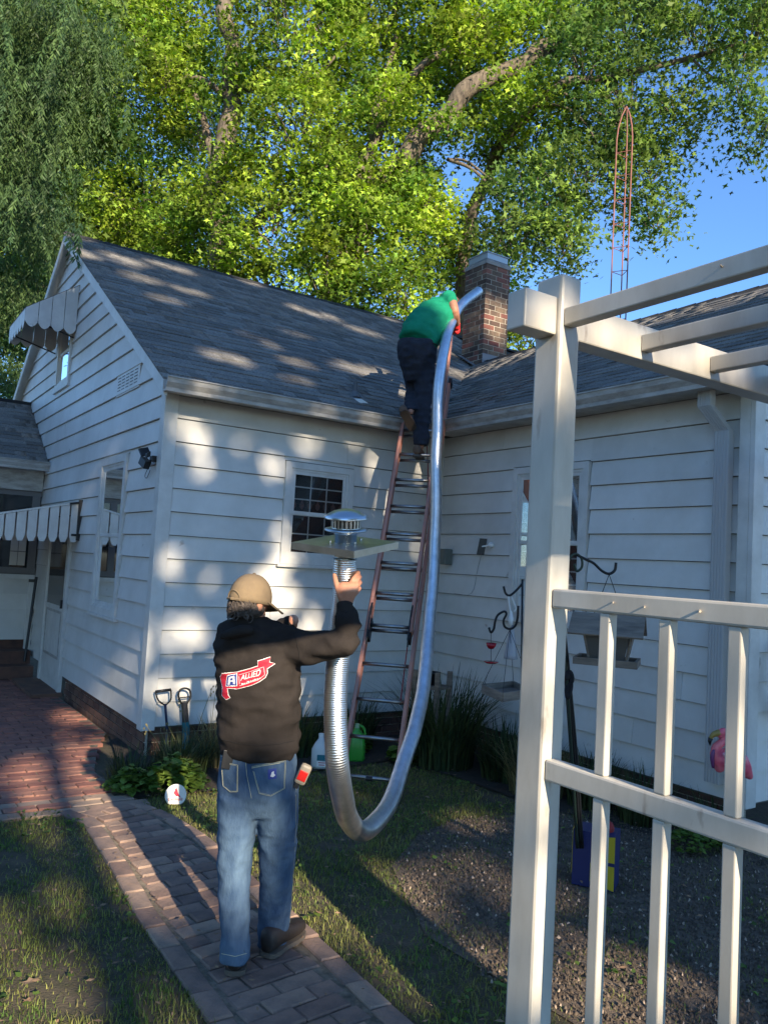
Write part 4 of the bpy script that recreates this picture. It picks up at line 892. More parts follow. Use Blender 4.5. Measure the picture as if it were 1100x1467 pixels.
def drape_text(txt, size, shear, fn, off, m):
    me_ = text_mesh(txt, size, shear); tr = []
    for p_ in me_.polygons:
        vv = [fn(me_.vertices[i].co.x, me_.vertices[i].co.y) for i in p_.vertices]
        for k in range(1, len(vv)-1): tr.append((vv[0], vv[k], vv[k+1]))
    bpy.data.meshes.remove(me_); st = .3; us = [a_[0] for t_ in tr for a_ in t_]; vs_2 = [a_[1] for t_ in tr for a_ in t_]; idx = {}; VV = []; F_ = []
    def ins(u, v):
        for (a_, b_, c_) in tr:
            d1 = (u-b_[0])*(a_[1]-b_[1])-(a_[0]-b_[0])*(v-b_[1]); d2 = (u-c_[0])*(b_[1]-c_[1])-(b_[0]-c_[0])*(v-c_[1]); d3 = (u-a_[0])*(c_[1]-a_[1])-(c_[0]-a_[0])*(v-a_[1])
            if not ((d1 < 0 or d2 < 0 or d3 < 0) and (d1 > 0 or d2 > 0 or d3 > 0)): return True
        return False
    def vid(i, k):
        if (i, k) not in idx:
            r_ = ray(min(us)+i*st, min(vs_2)+k*st).normalized(); h_ = bv.ray_cast(CP, r_); idx[(i, k)] = len(VV) if h_[0] is not None else None
            if h_[0] is not None: VV.append(h_[0]+(h_[1] if h_[1].dot(r_) < 0 else -h_[1])*off)
        return idx[(i, k)]
    for i in range(int((max(us)-min(us))/st)+1):
        for k in range(int((max(vs_2)-min(vs_2))/st)+1):
            if ins(min(us)+(i+.5)*st, min(vs_2)+(k+.5)*st):
                f_ = [vid(i, k), vid(i+1, k), vid(i+1, k+1), vid(i, k+1)]
                if None not in f_: F_.append(tuple(f_))
    b = MB(); b.add(VV, F_); return b.build('lettering', m, hood)
drape_text('ALLIED', 11.6, .22, lambda x, y: (345.6+x*.76, 975.6-x*.245-y*.98), .0062, logo_w)
for pl_ in ([(329.6, 969.2), (337.2, 968.3), (337.8, 971.2), (329.9, 972.1)], [(329.4, 971), (332.2, 970.8), (331.6, 981.3), (328.4, 981.6)], [(335.2, 970.5), (337.9, 970.2), (338.4, 979.4), (335.6, 979.8)], [(331.4, 975.2), (336.2, 974.6), (336.3, 976.6), (331.4, 977.2)]): drape_flat(pl_, .0076, 'lettering', logo_w)
for seg in range(9): drape_flat([(346.5+seg*3.1, 979.0-seg*1.05), (348.9+seg*3.1, 978.2-seg*1.05), (348.9+seg*3.1, 979.6-seg*1.05), (346.5+seg*3.1, 980.4-seg*1.05)], .006, 'small_print', logo_w)
drape_line([(343.2, 967), (378, 955.5), (379.5, 966), (370, 973.5), (344, 981.5), (343.2, 967)], bv, .005, .0009, 'print_frame', logo_w, hood)
seam_m = mat('seam_dark', (.012, .010, .009), .95)
for pth2 in ([(314, 1058), (340, 1065), (370, 1068), (400, 1066), (427, 1060)], [(430, 945), (428, 930), (421, 905)], [(318, 912), (340, 921), (372, 921), (400, 908)], [(427, 1055), (428, 1000), (430, 950)], [(486, 874), (496, 877), (507, 873)]): drape_line(pth2, bv, .0005, .0016, 'seam', seam_m, hood)
# cap
sd = hf.cross(UP).normalized(); c = MB(); rings = []
cu_ = (UP*.97+hf*.12).normalized(); cfw = sd.cross(cu_)*-1; cfw = cu_.cross(sd) if cu_.cross(sd).dot(hf) > 0 else sd.cross(cu_)
for i in range(10):
    th = -.16+(PI/2+.14)*i/9; rings.append((hc+cu_*(.018+.106*math.sin(th)), sd*.080*math.cos(th)**.9, cfw*.100*math.cos(th)**.9))
c.loft(rings, 26); capm = c.build('cap', khaki_m, man, True); s_ = capm.modifiers.new('s', 'SOLIDIFY'); s_.thickness = .002
c = MB(); bc = hc+cfw*.095+cu_*.008; N_ = 12; top = []
for k in range(N_+1):
    a = -1.25+2.5*k/N_; top.append(hc+cu_*(.014)+(sd*math.sin(a)*.083+cfw*math.cos(a)*.094))
out_ = [hc+cu_*(-.012-.014*abs(math.sin(-1.25+2.5*k/N_)))+(sd*math.sin(-1.25+2.5*k/N_)*.078+cfw*(.105+.068*math.cos(-1.25+2.5*k/N_))) for k in range(N_+1)]
c.add(top+out_, [(k, k+1, N_+2+k, N_+1+k) for k in range(N_)]); br = c.build('brim', khaki_m, capm, True); s_ = br.modifiers.new('s', 'SOLIDIFY'); s_.thickness = .004
q = MB(); q.ell(hc+cu_*.125, sd*.007, cfw*.007, cu_*.004, 8, 6); q.build('cap_button', khaki_m, capm)
q = MB(); bk = hc-cfw*.100+cu_*.012
q.tube([bk+sd*math.cos(a)*.036+cu_*(math.sin(a)*.034-.004)+cfw*(.012-.012*math.sin(a)) for a in np.linspace(0, PI, 12)], .003, 6); q.tube([bk-sd*.038-cu_*.006+cfw*.01, bk-cfw*.004-cu_*.006, bk+sd*.038-cu_*.006+cfw*.01], .006, 6); q.build('cap_strap', khaki_m, capm)
# hair: curls at the nape and in the cap opening
q = MB(); rs = random.Random(4)
for k in range(95):
    a = rs.uniform(-1.5, 1.1); zz = rs.uniform(-.058, .008); c0_ = hc+cu_*zz+sd*math.sin(a)*(.070-.1*abs(min(0, zz+.03)))-cfw*math.cos(a)*(.088-.35*abs(min(0, zz+.02)))
    r0 = rs.uniform(.006, .013); ph = rs.uniform(0, 6); d0 = (-cfw*math.cos(a)+sd*math.sin(a)).normalized(); t0 = d0.cross(UP)
    q.tube([c0_+d0*(.004+.001*i)+t0*math.cos(ph+i*.7)*r0+UP*(math.sin(ph+i*.7)*r0-.0022*i) for i in range(9)], [.0032-.0002*i for i in range(9)], 5)
q.build('hair', hair_m, man, True)
q = MB(); q.ell(hc-cfw*.014-cu_*.022, sd*.071, cfw*.084, cu_*.050, 20, 10); q.build('hair', hair_m, man, True)
def boot(parent, heel, d_, L_=.28, w=.046, m1=boot_m, m2=sole_m, up_=None, sc_=1.0, shaft=.12):
    d_ = Vector(d_).normalized(); up_ = up_ or UP; s_ = d_.cross(up_).normalized(); b = MB(); L_ *= sc_; w *= sc_; rg = []
    for t_, hw, hh_, y0 in ((0, .55, .035, .02), (.03, .8, .05, .02), (.15, .86, .050, .022), (.35, .82, .042, .022), (.6, 1.0, .036, .022), (.8, .97, .030, .022), (.93, .75, .026, .022), (1, .35, .016, .022)):
        rg.append((heel+d_*(L_*t_)+up_*((y0+hh_)*sc_), s_*w*hw, up_*hh_*sc_))
    b.loft(rg, 16, 2.6)
    o = b.build('boot', m1, parent, True)
    sp_ = [heel+s_*sgn*w*k*1.04+d_*(L_*t_) for sgn, seq in ((1, [(0, .5), (.05, .85), (.2, .95), (.4, .82), (.62, 1.02), (.82, .98), (.95, .7), (1.01, .3)]), (-1, [(1.01, .3), (.95, .7), (.82, .98), (.62, 1.02), (.4, .82), (.2, .95), (.05, .85), (0, .5)])) for t_, k in seq]
    q = MB(); q.prism(sp_, up_*.020*sc_); q.build('sole', m2, o)
boot(man, on(336, 1399, 2, .012), HF-HR*.10)
a_, b_ = on(380, 1372, 2, .012), on(424, 1342, 2, .012); boot(man, a_, (b_-a_))
# things he carries
ph = thing('phone', at(327, 1085, 3.2), 'dark smartphone sticking out of the left back jeans pocket', 'phone')
h1 = bj.ray_cast(CP, ray(327, 1096).normalized())[0]; dn = -ray(327, 1096).normalized(); dnh = Vector((dn.x, dn.y, 0)).normalized(); sx_ = dnh.cross(UP)
q = MB(); q.obox(h1+dnh*.006+UP*.022, sx_*.026+UP*.004, dnh*.005, UP*.038-sx_*.004); q.build('phone_body', black_m, ph, bevel=.003)
kn = thing('tape_measure', at(435, 1110, 3.38), 'grey and red tape measure clipped to the right jeans pocket', 'tape measure')
kc = at(434.5, 1109, 3.36); kr = (HR*.94+UP*.34).normalized(); ku = (UP*.94-HR*.34).normalized(); ku = (UP*.93+HR*.36).normalized(); kr = (HR*.93-UP*.36).normalized()
q = MB(); q.obox(kc, kr*.024, ku*.044, HF*.016); q.build('case', mat('grey_case', (.32, .27, .20), .5), kn, bevel=.012)
q = MB(); q.obox(kc-HF*.017-ku*.004, kr*.0185, ku*.021, HF*.0025); q.build('label_panel', mat('red_panel', (.65, .015, .01), .35), kn, bevel=.004)
q = MB(); q.obox(kc-ku*.052-kr*.006, kr*.010, ku*.012, HF*.007); q.build('clip', black_m, kn)

# ---- man on the ladder -------------------------------------------------
cl = thing('person', lp(10), 'man in green shirt and dark trousers on the ladder leaning over the roof edge', 'person')
LF = Vector((.55, .835, 0)).normalized(); LR = LF.cross(UP).normalized()
def cring(u, v, d, wpx, dep, up_): a = HR-up_*HR.dot(up_); a = a.normalized(); f_ = a.cross(up_).normalized(); return (at(u, v, d), a*(wpx*d/FPX), f_*dep)
upT = (at(640, 436, 8.25)-at(598, 492, 7.85)).normalized()
b = MB()
b.loft([cring(598, 500, 7.85, 22, .10, upT), cring(606, 476, 7.95, 23, .11, upT), cring(618, 459, 8.05, 23, .11, upT), cring(631, 445, 8.18, 19, .09, upT), cring(638, 437, 8.24, 11, .06, upT)])
hcl = at(646, 440, 8.50); limb(b, [(637, 438, 8.24, .055), (647, 437, 8.45, .052)]); head(b, hcl, (HR*.6+HF*.6-UP*.25).normalized(), (UP*.8+HR*.5).normalized(), .98)
limbs(b, [(641, 427, 8.15, .052), (647, 433, 8.06, .050), (651, 446, 8.02, .045), (653.5, 458, 8.12, .038), (654.5, 466, 8.2, .029)], 14)
limbs(b, [(612, 440, 8.3, .052), (628, 452, 8.6, .045), (645, 465, 8.75, .033)], 12)
limbs(b, [(606, 510, 7.86, .07), (606, 560, 7.80, .045), (604, 600, 7.70, .035), (603, 640, 7.66, .03)], 12)
limbs(b, [(590, 510, 7.86, .07), (593, 553, 7.94, .045), (590, 575, 7.80, .035), (588, 590, 7.64, .03)], 12)
# gloved hand gripping the rail top
hb = at(654, 473, 8.25)
for k in range(4): limbs(b, [(652+.3*k, 469+2.2*k, 8.23, .011), (649, 471+2.2*k, 8.28, .010), (648, 472+2.2*k, 8.34, .009)], 8, 2)
limbs(b, [(656, 467, 8.2, .013), (658, 471, 8.26, .011), (657, 475, 8.33, .010)], 8, 2)
b.ell(hb, HR*.034, HF*.022, UP*.045, 12, 8)
link('body', remesh(b, .0085, 2), skind_m, cl, True)
b = MB()
b.loft([cring(596.5, 492, 7.85, 28, .145, upT), cring(599, 485, 7.87, 29, .155, upT), cring(606, 473, 7.93, 29.5, .16, upT), cring(615, 461, 8.0, 29, .155, upT), cring(625, 449, 8.1, 27, .14, upT), cring(633, 440, 8.18, 22, .11, upT), cring(639, 434, 8.24, 13, .07, upT)], 26, 2.2)
limbs(b, [(636, 434, 8.16, .085), (642, 427, 8.13, .073), (645.5, 431.5, 8.07, .063)], 14)
limbs(b, [(616, 441, 8.22, .075), (622, 447, 8.45, .062)], 14)
link('shirt', remesh(b, .012, 3, folds(.020, 6, (1, 1, 1.3), 1)), green_m, cl, True)
b = MB()
b.loft([cring(598, 489, 7.85, 27, .14, UP), cring(597, 500, 7.84, 28.5, .155, UP), cring(597, 513, 7.83, 27.5, .155, UP), cring(598.5, 528, 7.83, 24, .13, UP), cring(599, 548, 7.83, 17, .09, UP)], 24, 2.2)
b.loft([cring(607, 518, 7.84, 15, .12, UP), cring(608, 540, 7.82, 14, .10, UP), cring(607, 562, 7.79, 12.5, .085, UP), cring(605, 590, 7.73, 12, .075, UP), cring(603.5, 615, 7.69, 11.5, .07, UP), cring(603, 638, 7.66, 11, .075, UP)], 18)
b.loft([cring(590, 518, 7.84, 14.5, .12, UP), cring(592, 540, 7.90, 13.5, .10, UP), cring(594, 558, 7.96, 12.5, .085, UP), cring(592, 572, 7.85, 12, .085, UP), cring(589, 588, 7.68, 10.5, .07, UP)], 18)
link('trousers', remesh(b, .012, 3, folds(.016, 7, (1, 1, 1.6), 5)), navy_m, cl, True)
b = MB(); b.ell(hb+UP*.003, HR*.039, HF*.028, UP*.050, 12, 8); b.tube([at(654.3, 462.5, 8.18), at(654, 470, 8.22)], [.036, .036], 12)
for k in range(4): limbs(b, [(652+.3*k, 469+2.2*k, 8.225, .013), (649, 471+2.2*k, 8.275, .012), (647.5, 472+2.2*k, 8.34, .011)], 8, 2)
link('glove', remesh(b, .006, 2), redglove_m, cl, True)
brown_m = mat('tan_work_boot', (.13, .075, .045), .8); boot(cl, at(596, 653.5, 7.55), LF+LR*.25, m1=brown_m, sc_=.92)
d1 = (at(596, 618, 7.72)-at(579, 588, 7.55)).normalized(); boot(cl, at(577, 589, 7.50), d1, m1=brown_m, m2=mat('dark_sole', (.05, .035, .025), .9), up_=(HF*.9+UP*.3+HR*.1-d1*(HF*.9+UP*.3+HR*.1).dot(d1)).normalized(), sc_=.92, shaft=.06)
q = MB(); q.add([], []); q.loft([cring(598, 491.5, 7.85, 28.2, .147, UP), cring(598, 495.5, 7.85, 28.8, .150, UP)], 24, 2.2); q.build('belt', mat('belt_dark', (.03, .02, .025), .6), cl, True)

# ================================================================ GARDEN THINGS
def lift(u, v, z=0): return on(u, v, 2, z)
jg = thing('plastic_jug', lift(457, 1099), 'milky white plastic gallon jug with teal label behind the liner', 'jug')
p = lift(458, 1099); q = MB(); q.loft([(p+UP*.0, HR*.068, HF*.068), (p+UP*.02, HR*.075, HF*.075), (p+UP*.15, HR*.075, HF*.075), (p+UP*.20, HR*.05, HF*.055), (p+UP*.235, HR*.024, HF*.024), (p+UP*.26, HR*.022, HF*.022)], 20, 3.2); q.build('jug_body', jug_m, jg, True)
q = MB(); q.tube(smooth_path([p+UP*.22+HR*.02, p+UP*.225+HR*.06, p+UP*.19+HR*.075, p+UP*.14+HR*.07], 4), .011, 8); q.build('handle', jug_m, jg, True)
q = MB(); q.obox(p+UP*.095-HF*.076+HR*.02, HR*.042, HF*.0015, UP*.024); q.build('label', teal_m, jg)
q = MB(); q.obox(p+UP*.045-HF*.076+HR*.02, HR*.042, HF*.0015, UP*.022); q.build('label', logo_w, jg)
q = MB()
for k in range(2): q.obox(p+UP*(.055-.018*k)-HF*.0785+HR*.02, HR*(.03-.006*k), HF*.0006, UP*.003)
q.build('label_print', logo_red, jg)
q = MB(); q.lathe(p+UP*.258, [(.024, 0), (.024, .02), (.001, .021)], 14); q.build('cap', white_m, jg)
bg_ = thing('sprayer_bottle', lift(510, 1089), 'bright green plastic bottle standing beneath the ladder rungs', 'bottle')
p = lift(509, 1089); q = MB(); q.loft([(p, HR*.075, HF*.06), (p+UP*.02, HR*.082, HF*.065), (p+UP*.15, HR*.08, HF*.062), (p+UP*.22, HR*.062, HF*.05), (p+UP*.26, HR*.03, HF*.03), (p+UP*.28, HR*.022, HF*.022)], 20, 3); q.build('bottle_body', jugg_m, bg_, True)
q = MB(); q.tube(smooth_path([p+UP*.26-HR*.01, p+UP*.30+HR*.02, p+UP*.27+HR*.065, p+UP*.20+HR*.072], 4), .012, 8); q.build('handle', jugg_m, bg_, True)
q = MB(); q.lathe(p+UP*.28-HR*.0, [(.022, 0), (.02, .035), (.001, .036)], 12); q.build('cap', mat('pale_green', (.3, .45, .25), .5), bg_)
# D-handled tools leaning on the F wall
YT = -.10
def P2(u, v): return on(u, v, 1, YT)
sh = thing('garden_spade', P2(240, 1050), 'dark blue garden spade with triangular black D-grip leaning on the wall by the corner', 'spade')
q = MB(); q.tube([P2(223, 991), P2(245, 988)], .012, 8); q.tube(smooth_path([P2(223, 991), P2(227, 1003), P2(236, 1010)], 4), .007, 8); q.tube(smooth_path([P2(245, 988), P2(245, 1002), P2(238, 1010)], 4), .007, 8); q.build('grip', black_m, sh, True)
q = MB(); q.tube([P2(237, 1008), P2(240, 1050), Vector((.14, -.16, .03))], .011, 8); q.build('shaft', mat('navy_shaft', (.01, .02, .06), .5), sh)
sh = thing('garden_fork', P2(265, 1050), 'garden fork with black oval grip and teal socket leaning on the wall', 'fork')
q = MB(); q.tube(smooth_path([P2(260, 1008), P2(256, 998), P2(258, 989), P2(265, 986), P2(272, 989), P2(273, 999), P2(268, 1008)], 5), .009, 8); q.tube([P2(257, 1000), P2(273, 998)], .006, 6); q.build('grip', black_m, sh, True)
q = MB(); q.tube([P2(264.5, 1006), P2(266, 1034)], [.026, .029], 10); q.build('shaft', mat('charcoal_shaft', (.03, .03, .033), .6), sh)
q = MB(); q.tube([P2(266, 1034), P2(267, 1050), Vector((.32, -.15, .02))], [.031, .033, .03], 10); q.build('socket', teal_m, sh)
# round garden sign
gs = thing('garden_sign', lift(250, 1155), 'round white garden sign with a red bird at the edge of the flower bed', 'sign')
p = lift(251, 1153)+UP*.065; nrm_ = (CP-p); nrm_.z *= .3; nrm_ = (nrm_.normalized()+Vector((-.1, -.3, .25))).normalized(); sx_ = UP.cross(nrm_).normalized(); sy_ = nrm_.cross(sx_)
poly = [p+sx_*math.cos(a)*.072+sy_*max(-.060, math.sin(a)*.072) for a in np.linspace(0, 2*PI, 40)[:-1]]
q = MB(); q.prism([v-nrm_*.03 for v in poly], nrm_*.03); q.build('sign_body', mat('sign_cream', (.72, .68, .60), .7), gs, bevel=.004)
bird = [(.004, -.008), (-.010, .006), (-.014, .020), (-.006, .030), (-.010, .036), (-.004, .040), (.000, .052), (.006, .040), (.010, .030), (.014, .016), (.022, .002), (.034, -.014), (.028, -.016), (.016, -.006)]
def flat(poly2, off, nm, m): q = MB(); q.add([p+sx_*x+sy_*y+nrm_*off for x, y in poly2], [tuple(range(len(poly2)))]); return q.build(nm, m, gs)
flat(bird, .0012, 'bird', logo_red)
tm = text_mesh('Cardinals', .026, .3)
for v in tm.vertices: v.co = p+sx_*(v.co.x-.052)*1.0+sy_*(v.co.y-.034)+nrm_*.0018
link('lettering', tm, logo_red, gs)
# shepherd hooks behind the post (left group)
def HK(u, v, d=5.75): return at(u, v, d)
s1 = thing('shepherd_hook', lift(748, 1085), 'black iron shepherd hooks hidden partly behind the pergola post, left one with scroll', 'plant hook')
q = MB(); base = at(748, 1100, 5.75); base = Vector((base.x, base.y, 0))
top = at(748, 830, 5.75); q.tube([base, top], .0075, 8)
q.tube(smooth_path([HK(748, 836), HK(739, 846), HK(730, 853), HK(724, 850), HK(721, 840)], 5), .0085, 8)
q.tube(smooth_path([HK(742, 868), HK(741, 885), HK(738, 896), HK(731, 901), HK(723, 898), HK(721, 889), HK(725, 880), HK(722, 876), HK(713, 881), HK(709, 890), HK(707, 901), HK(703, 906), HK(700, 899)], 5), .0085, 8); q.build('iron_rod', iron_m, s1, True)
hf_ = thing('hummingbird_feeder', HK(703, 950), 'red glass hummingbird feeder with a cup above a flat dish hanging from the left hook', 'bird feeder')
q = MB(); q.tube([HK(703, 906), HK(703, 948)], .002, 5); q.build('wire', iron_m, hf_)
q = MB(); c_ = HK(703, 930); q.lathe(c_, [(.002, 0), (.02, .004), (.033, .022), (.038, .044), (.030, .036), (.012, .012)], 16); q.build('cup', mat('red_glass', (.35, .01, .02), .1), hf_, True)
q = MB(); c_ = HK(703, 951); q.lathe(c_, [(.002, 0), (.035, .003), (.056, .016), (.050, .018), (.02, .014)], 18); q.build('dish', mat('red_glass', (.35, .01, .02), .1), hf_, True)
wc = thing('wind_bell', HK(732, 944), 'grey tapered bell with white ribbon hanging in front of the right wall', 'wind bell')
q = MB(); q.lathe(HK(731, 944), [(.046, 0), (.050, .004), (.046, .03), (.030, .13), (.017, .21), (.012, .24), (.002, .245)], 18); q.build('bell', mat('pearl_grey', (.36, .36, .38), .35), wc, True)
q = MB(); q.tube(smooth_path([HK(728, 853), HK(729, 862), HK(730, 878), HK(731, 896)], 4), [.005]*4*3+[.005], 6) if False else q.tube(smooth_path([HK(728, 853), HK(729, 864), HK(731, 880), HK(731, 898)], 4), .006, 6); q.lathe(HK(731, 897), [(.002, 0), (.016, .01), (.02, .05), (.008, .10), (.002, .11)], 12); q.tube(smooth_path([HK(733, 856), HK(737, 866), HK(739, 872), HK(736, 876)], 4), .005, 6); q.build('ribbon', white_m, wc, True)
tf = thing('tray_feeder', HK(718, 990, 5.6), 'weathered grey wooden tray feeder hung on chains left of the pergola post', 'bird feeder')
A_ = [at(691, 984, 5.7), at(720, 990, 5.35), at(762, 983, 5.6), at(735, 978, 5.95)]; zc = sum(a.z for a in A_)/4
A_ = [Vector((a.x, a.y, zc)) for a in A_]
for i in range(4):
    a, b = A_[i], A_[(i+1) % 4]; q = MB(); t_ = (b-a).normalized(); q.bar(a-UP*.03+t_*.002, b-UP*.03-t_*.002, .060, .016, UP.cross(t_)); q.build('side_board', wood_m, tf)
q = MB(); q.prism([a-UP*.052 for a in A_], UP*.008); q.build('tray_floor', wood_m, tf)
q = MB(); ap = HK(730, 902, 5.65)
for a in A_: q.tube([a, ap], .0018, 4)
q.build('chain', iron_m, tf)
# right double hook with bird feeder, rising from the painted planter
def RK(u, v, d=4.42): return at(u, v, d)
s2 = thing('shepherd_hook', RK(826, 1240), 'dark green crook hook with tied black rods rising from the blue and yellow box', 'plant hook')
q = MB(); q.tube(smooth_path([RK(827, 1215), RK(820, 1100), RK(812, 980), RK(806, 900), RK(808, 840), RK(812, 808), RK(822, 794), RK(832, 799), RK(833, 812), RK(826, 818), RK(822, 808)], 8), .0075, 8); q.build('iron_rod', greeniron_m, s2, True)
q = MB(); q.tube(smooth_path([RK(826, 795), RK(838, 801), RK(850, 807), RK(862, 818), RK(872, 822), RK(880, 817), RK(882, 806)], 6), .0078, 8); q.build('iron_rod', iron_m, s2, True)
q = MB()
for du in (-3, 2, 5): q.tube(smooth_path([RK(829+du, 1215, 4.44), RK(822+du, 1100, 4.44), RK(813+du*.8, 985, 4.44), RK(806+du*.4, 900, 4.44), RK(803, 850, 4.44)], 6), .0075, 8)
q.build('iron_rod', iron_m, s2, True)
q = MB(); q.tube(smooth_path([RK(806, 965), RK(816, 963), RK(819, 975), RK(812, 985), RK(813, 1000), RK(817, 985), RK(817, 970)], 5), .013, 7); q.ell(RK(810, 969), (.03, 0, 0), (0, .025, 0), (0, 0, .022)); q.tube(smooth_path([RK(803, 905, 4.43), RK(806, 930, 4.43), RK(809, 965, 4.43)], 4), [.006+.0012*i for i in range(9)], 7); q.build('strap', mat('black_cloth', (.012, .012, .016), .9), s2, True)
bf = thing('bird_feeder', RK(870, 950), 'weathered wooden house shaped bird feeder hanging behind the white pickets', 'bird feeder')
fx = Vector((HR.x, HR.y, 0)); c_ = RK(869, 950); e1_ = (HR*.93-HF*.37).normalized(); e2_ = UP.cross(e1_).normalized()
q = MB(); q.obox(c_, e1_*.165, e2_*.12, UP*.008); q.build('tray_floor', wood_m, bf)
for s_ in (-1, 1):
    q = MB(); q.obox(c_+e2_*s_*.12+UP*.012, e1_*.168, e2_*.008, UP*.019); q.build('side_board', wood_m, bf)
    q = MB(); q.obox(c_+e1_*s_*.16+UP*.0125, e1_*.008, e2_*.111, UP*.018); q.build('side_board', wood_m, bf)
for s_ in (-1, 1):
    q = MB(); a = c_+e1_*s_*.095+UP*.01; tp = a+e1_*s_*.035+UP*.17; q.prism([a-e2_*.06, a+e2_*.06, tp+e2_*.09, tp+UP*.075, tp-e2_*.09], e1_*.012); q.build('end_panel', wood_m, bf)
q = MB(); q.add([c_+UP*.012-e1_*.09-e2_*.055, c_+UP*.012+e1_*.09-e2_*.055, c_+UP*.17+e1_*.125-e2_*.085, c_+UP*.17-e1_*.125-e2_*.085], [(0, 1, 2, 3)]); q.build('seed_pane', mat('cloudy_pane', (.12, .11, .10), .25), bf)
for s_ in (-1, 1):
    for k in range(6):
        t0 = k/6; r0 = c_+UP*(.262-.105*t0)+e2_*s_*(.012+.15*t0); t1 = (k+1.12)/6; r1 = c_+UP*(.262-.105*t1)+e2_*s_*(.012+.15*t1)
        q = MB(); up2 = (r1-r0).cross(e1_).normalized(); up2 = up2 if up2.z > 0 else -up2; q.obox((r0+r1)/2+up2*.004*(1), e1_*.195, (r1-r0)/2, up2*.005); q.build('slat', wood_m, bf)
q = MB(); hp = RK(872, 823)
for s_ in (-1, 1): q.tube([hp, c_+e1_*s_*.08+UP*.262], .0022, 5)
q.build('wire', iron_m, bf)
pt = thing('painted_planter', lift(840, 1272), 'blue and yellow painted box planter on the mulch at the foot of the black rods', 'planter')
p = lift(848, 1272); e1_ = (HR*.90-HF*.43).normalized(); e2_ = UP.cross(e1_).normalized()
p = p+e2_*.08; q = MB(); q.obox(p+UP*.15, e1_*.115, e2_*.085, UP*.15); q.build('box_body', blue_m, pt)
fr_ = p-e2_*.0865
q = MB(); q.prism([fr_+e1_*(.115-.13)+UP*.035, fr_+e1_*.115+UP*.005, fr_+e1_*.115+UP*.135, fr_+e1_*(-.015)+UP*.135], -e2_*.002); q.prism([fr_+e1_*(-.012)+UP*.155]+[fr_+e1_*(.115-.127*math.cos(a))+UP*(.155+.14*math.sin(a)) for a in np.linspace(.1, PI/2, 7)]+[fr_+e1_*.115+UP*.155], -e2_*.002); q.build('yellow_panel', yellow_m, pt)
lf = p-e1_*.1165; q = MB(); q.prism([lf-e2_*.08+UP*.06, lf+e2_*.08+UP*.05, lf+e2_*.08+UP*.335, lf-e2_*.08+UP*.30], -e1_*.003); q.build('yellow_panel', yellow_m, pt)
q = MB(); q.ell(p+UP*.315+e1_*.04, e1_*.055, e2_*.05, UP*.045); q.build('red_lining', mat('dull_red', (.25, .02, .02), .8), pt, True)
# flamingo
FD = 5.1
def FK(u, v, dd=0): return at(u, v, FD+dd)
fm_ = thing('flamingo_ornament', FK(1048, 1180), 'pink plastic lawn flamingo with black tipped beak by the right house corner', 'ornament')
q = MB(); limbs(q, [(1035, 1090, FD, .05), (1048, 1087, FD, .085), (1062, 1097, FD, .06), (1073, 1112, FD, .022)], 16); limbs(q, [(1030, 1100, FD, .03), (1024, 1085, FD, .032), (1026, 1070, FD, .028), (1036, 1062, FD, .024), (1042, 1054, FD, .022), (1036, 1048, FD, .024), (1031, 1051, FD, .026)], 14)
link('flamingo_body', remesh(q, .008, 2, folds(.004, 22, (1, 1, 1), 6)), pink_m, fm_, True)
q = MB(); q.tube(smooth_path([FK(1030, 1050), FK(1022, 1052), FK(1017, 1058), FK(1016, 1066)], 4), [.024-.0016*i for i in range(13)], 10); q.build('beak', mat('beak', (.32, .22, .05), .4), fm_, True)
q = MB(); q.tube([FK(1017.5, 1057.5), FK(1015.8, 1062), FK(1016.5, 1068)], [.0155, .012, .003], 10); q.build('beak_tip', black_m, fm_, True)
q = MB(); q.tube(smooth_path([FK(1021, 1100, -.03), FK(1019.5, 1085, -.03), FK(1022, 1074, -.03)], 4), [.008, .010, .012, .013, .014, .013, .012, .01, .006], 8); q.build('wing_edge', purple_m, fm_, True)
q = MB(); 
for du in (-6, 4): q.tube([FK(1045+du, 1105), Vector((FK(1045+du, 1180).x, FK(1045+du, 1180).y, 0))], .005, 6)
q.build('leg', iron_m, fm_)
for k, (u, v) in enumerate(((1042, 1083), (1050, 1094))):
    q = MB(); q.ell(FK(u, v, -.075), HR*.035-UP*.01, HF*.012, UP*.02, 10, 6); q.build('wing_feather', mat('pale_pink', (.8, .35, .4), .4), fm_, True)
# wooden plant stand by the ladder
ws = thing('plant_stand', (2.2, -.7, 0), 'weathered grey wooden plant stand behind the ladder and liner', 'stand')
p = lift(604, 1093); sd_ = (HR*.8-HF*.6).normalized(); fd_ = UP.cross(sd_).normalized()
for a, b in ((-1, -1), (1, -1), (1, 1), (-1, 1)):
    q = MB(); c_ = p+sd_*a*.12+fd_*(b*.10+.1); q.obox(c_+UP*.40, sd_*.02, fd_*.015, UP*.40); q.build('leg', wood_m, ws)
q = MB(); q.obox(p+fd_*.1+UP*.66, sd_*.14, fd_*.12, UP*.012); q.build('shelf', wood_m, ws)
q = MB(); q.obox(p-fd_*.018+UP*.05, sd_*.10, fd_*.012, UP*.035); q.build('shelf', wood_m, ws)
pot = thing('flower_pot', p+fd_*.1+UP*.672, 'dark flower pot with thin stems on the plant stand shelf', 'flower pot')
q = MB(); q.lathe(p+fd_*.1+UP*.6725, [(.001, 0), (.05, 0), (.07, .10), (.075, .10), (.075, .115), (.06, .115), (.05, .09), (.001, .09)], 16); q.build('pot', black_m, pot, True)
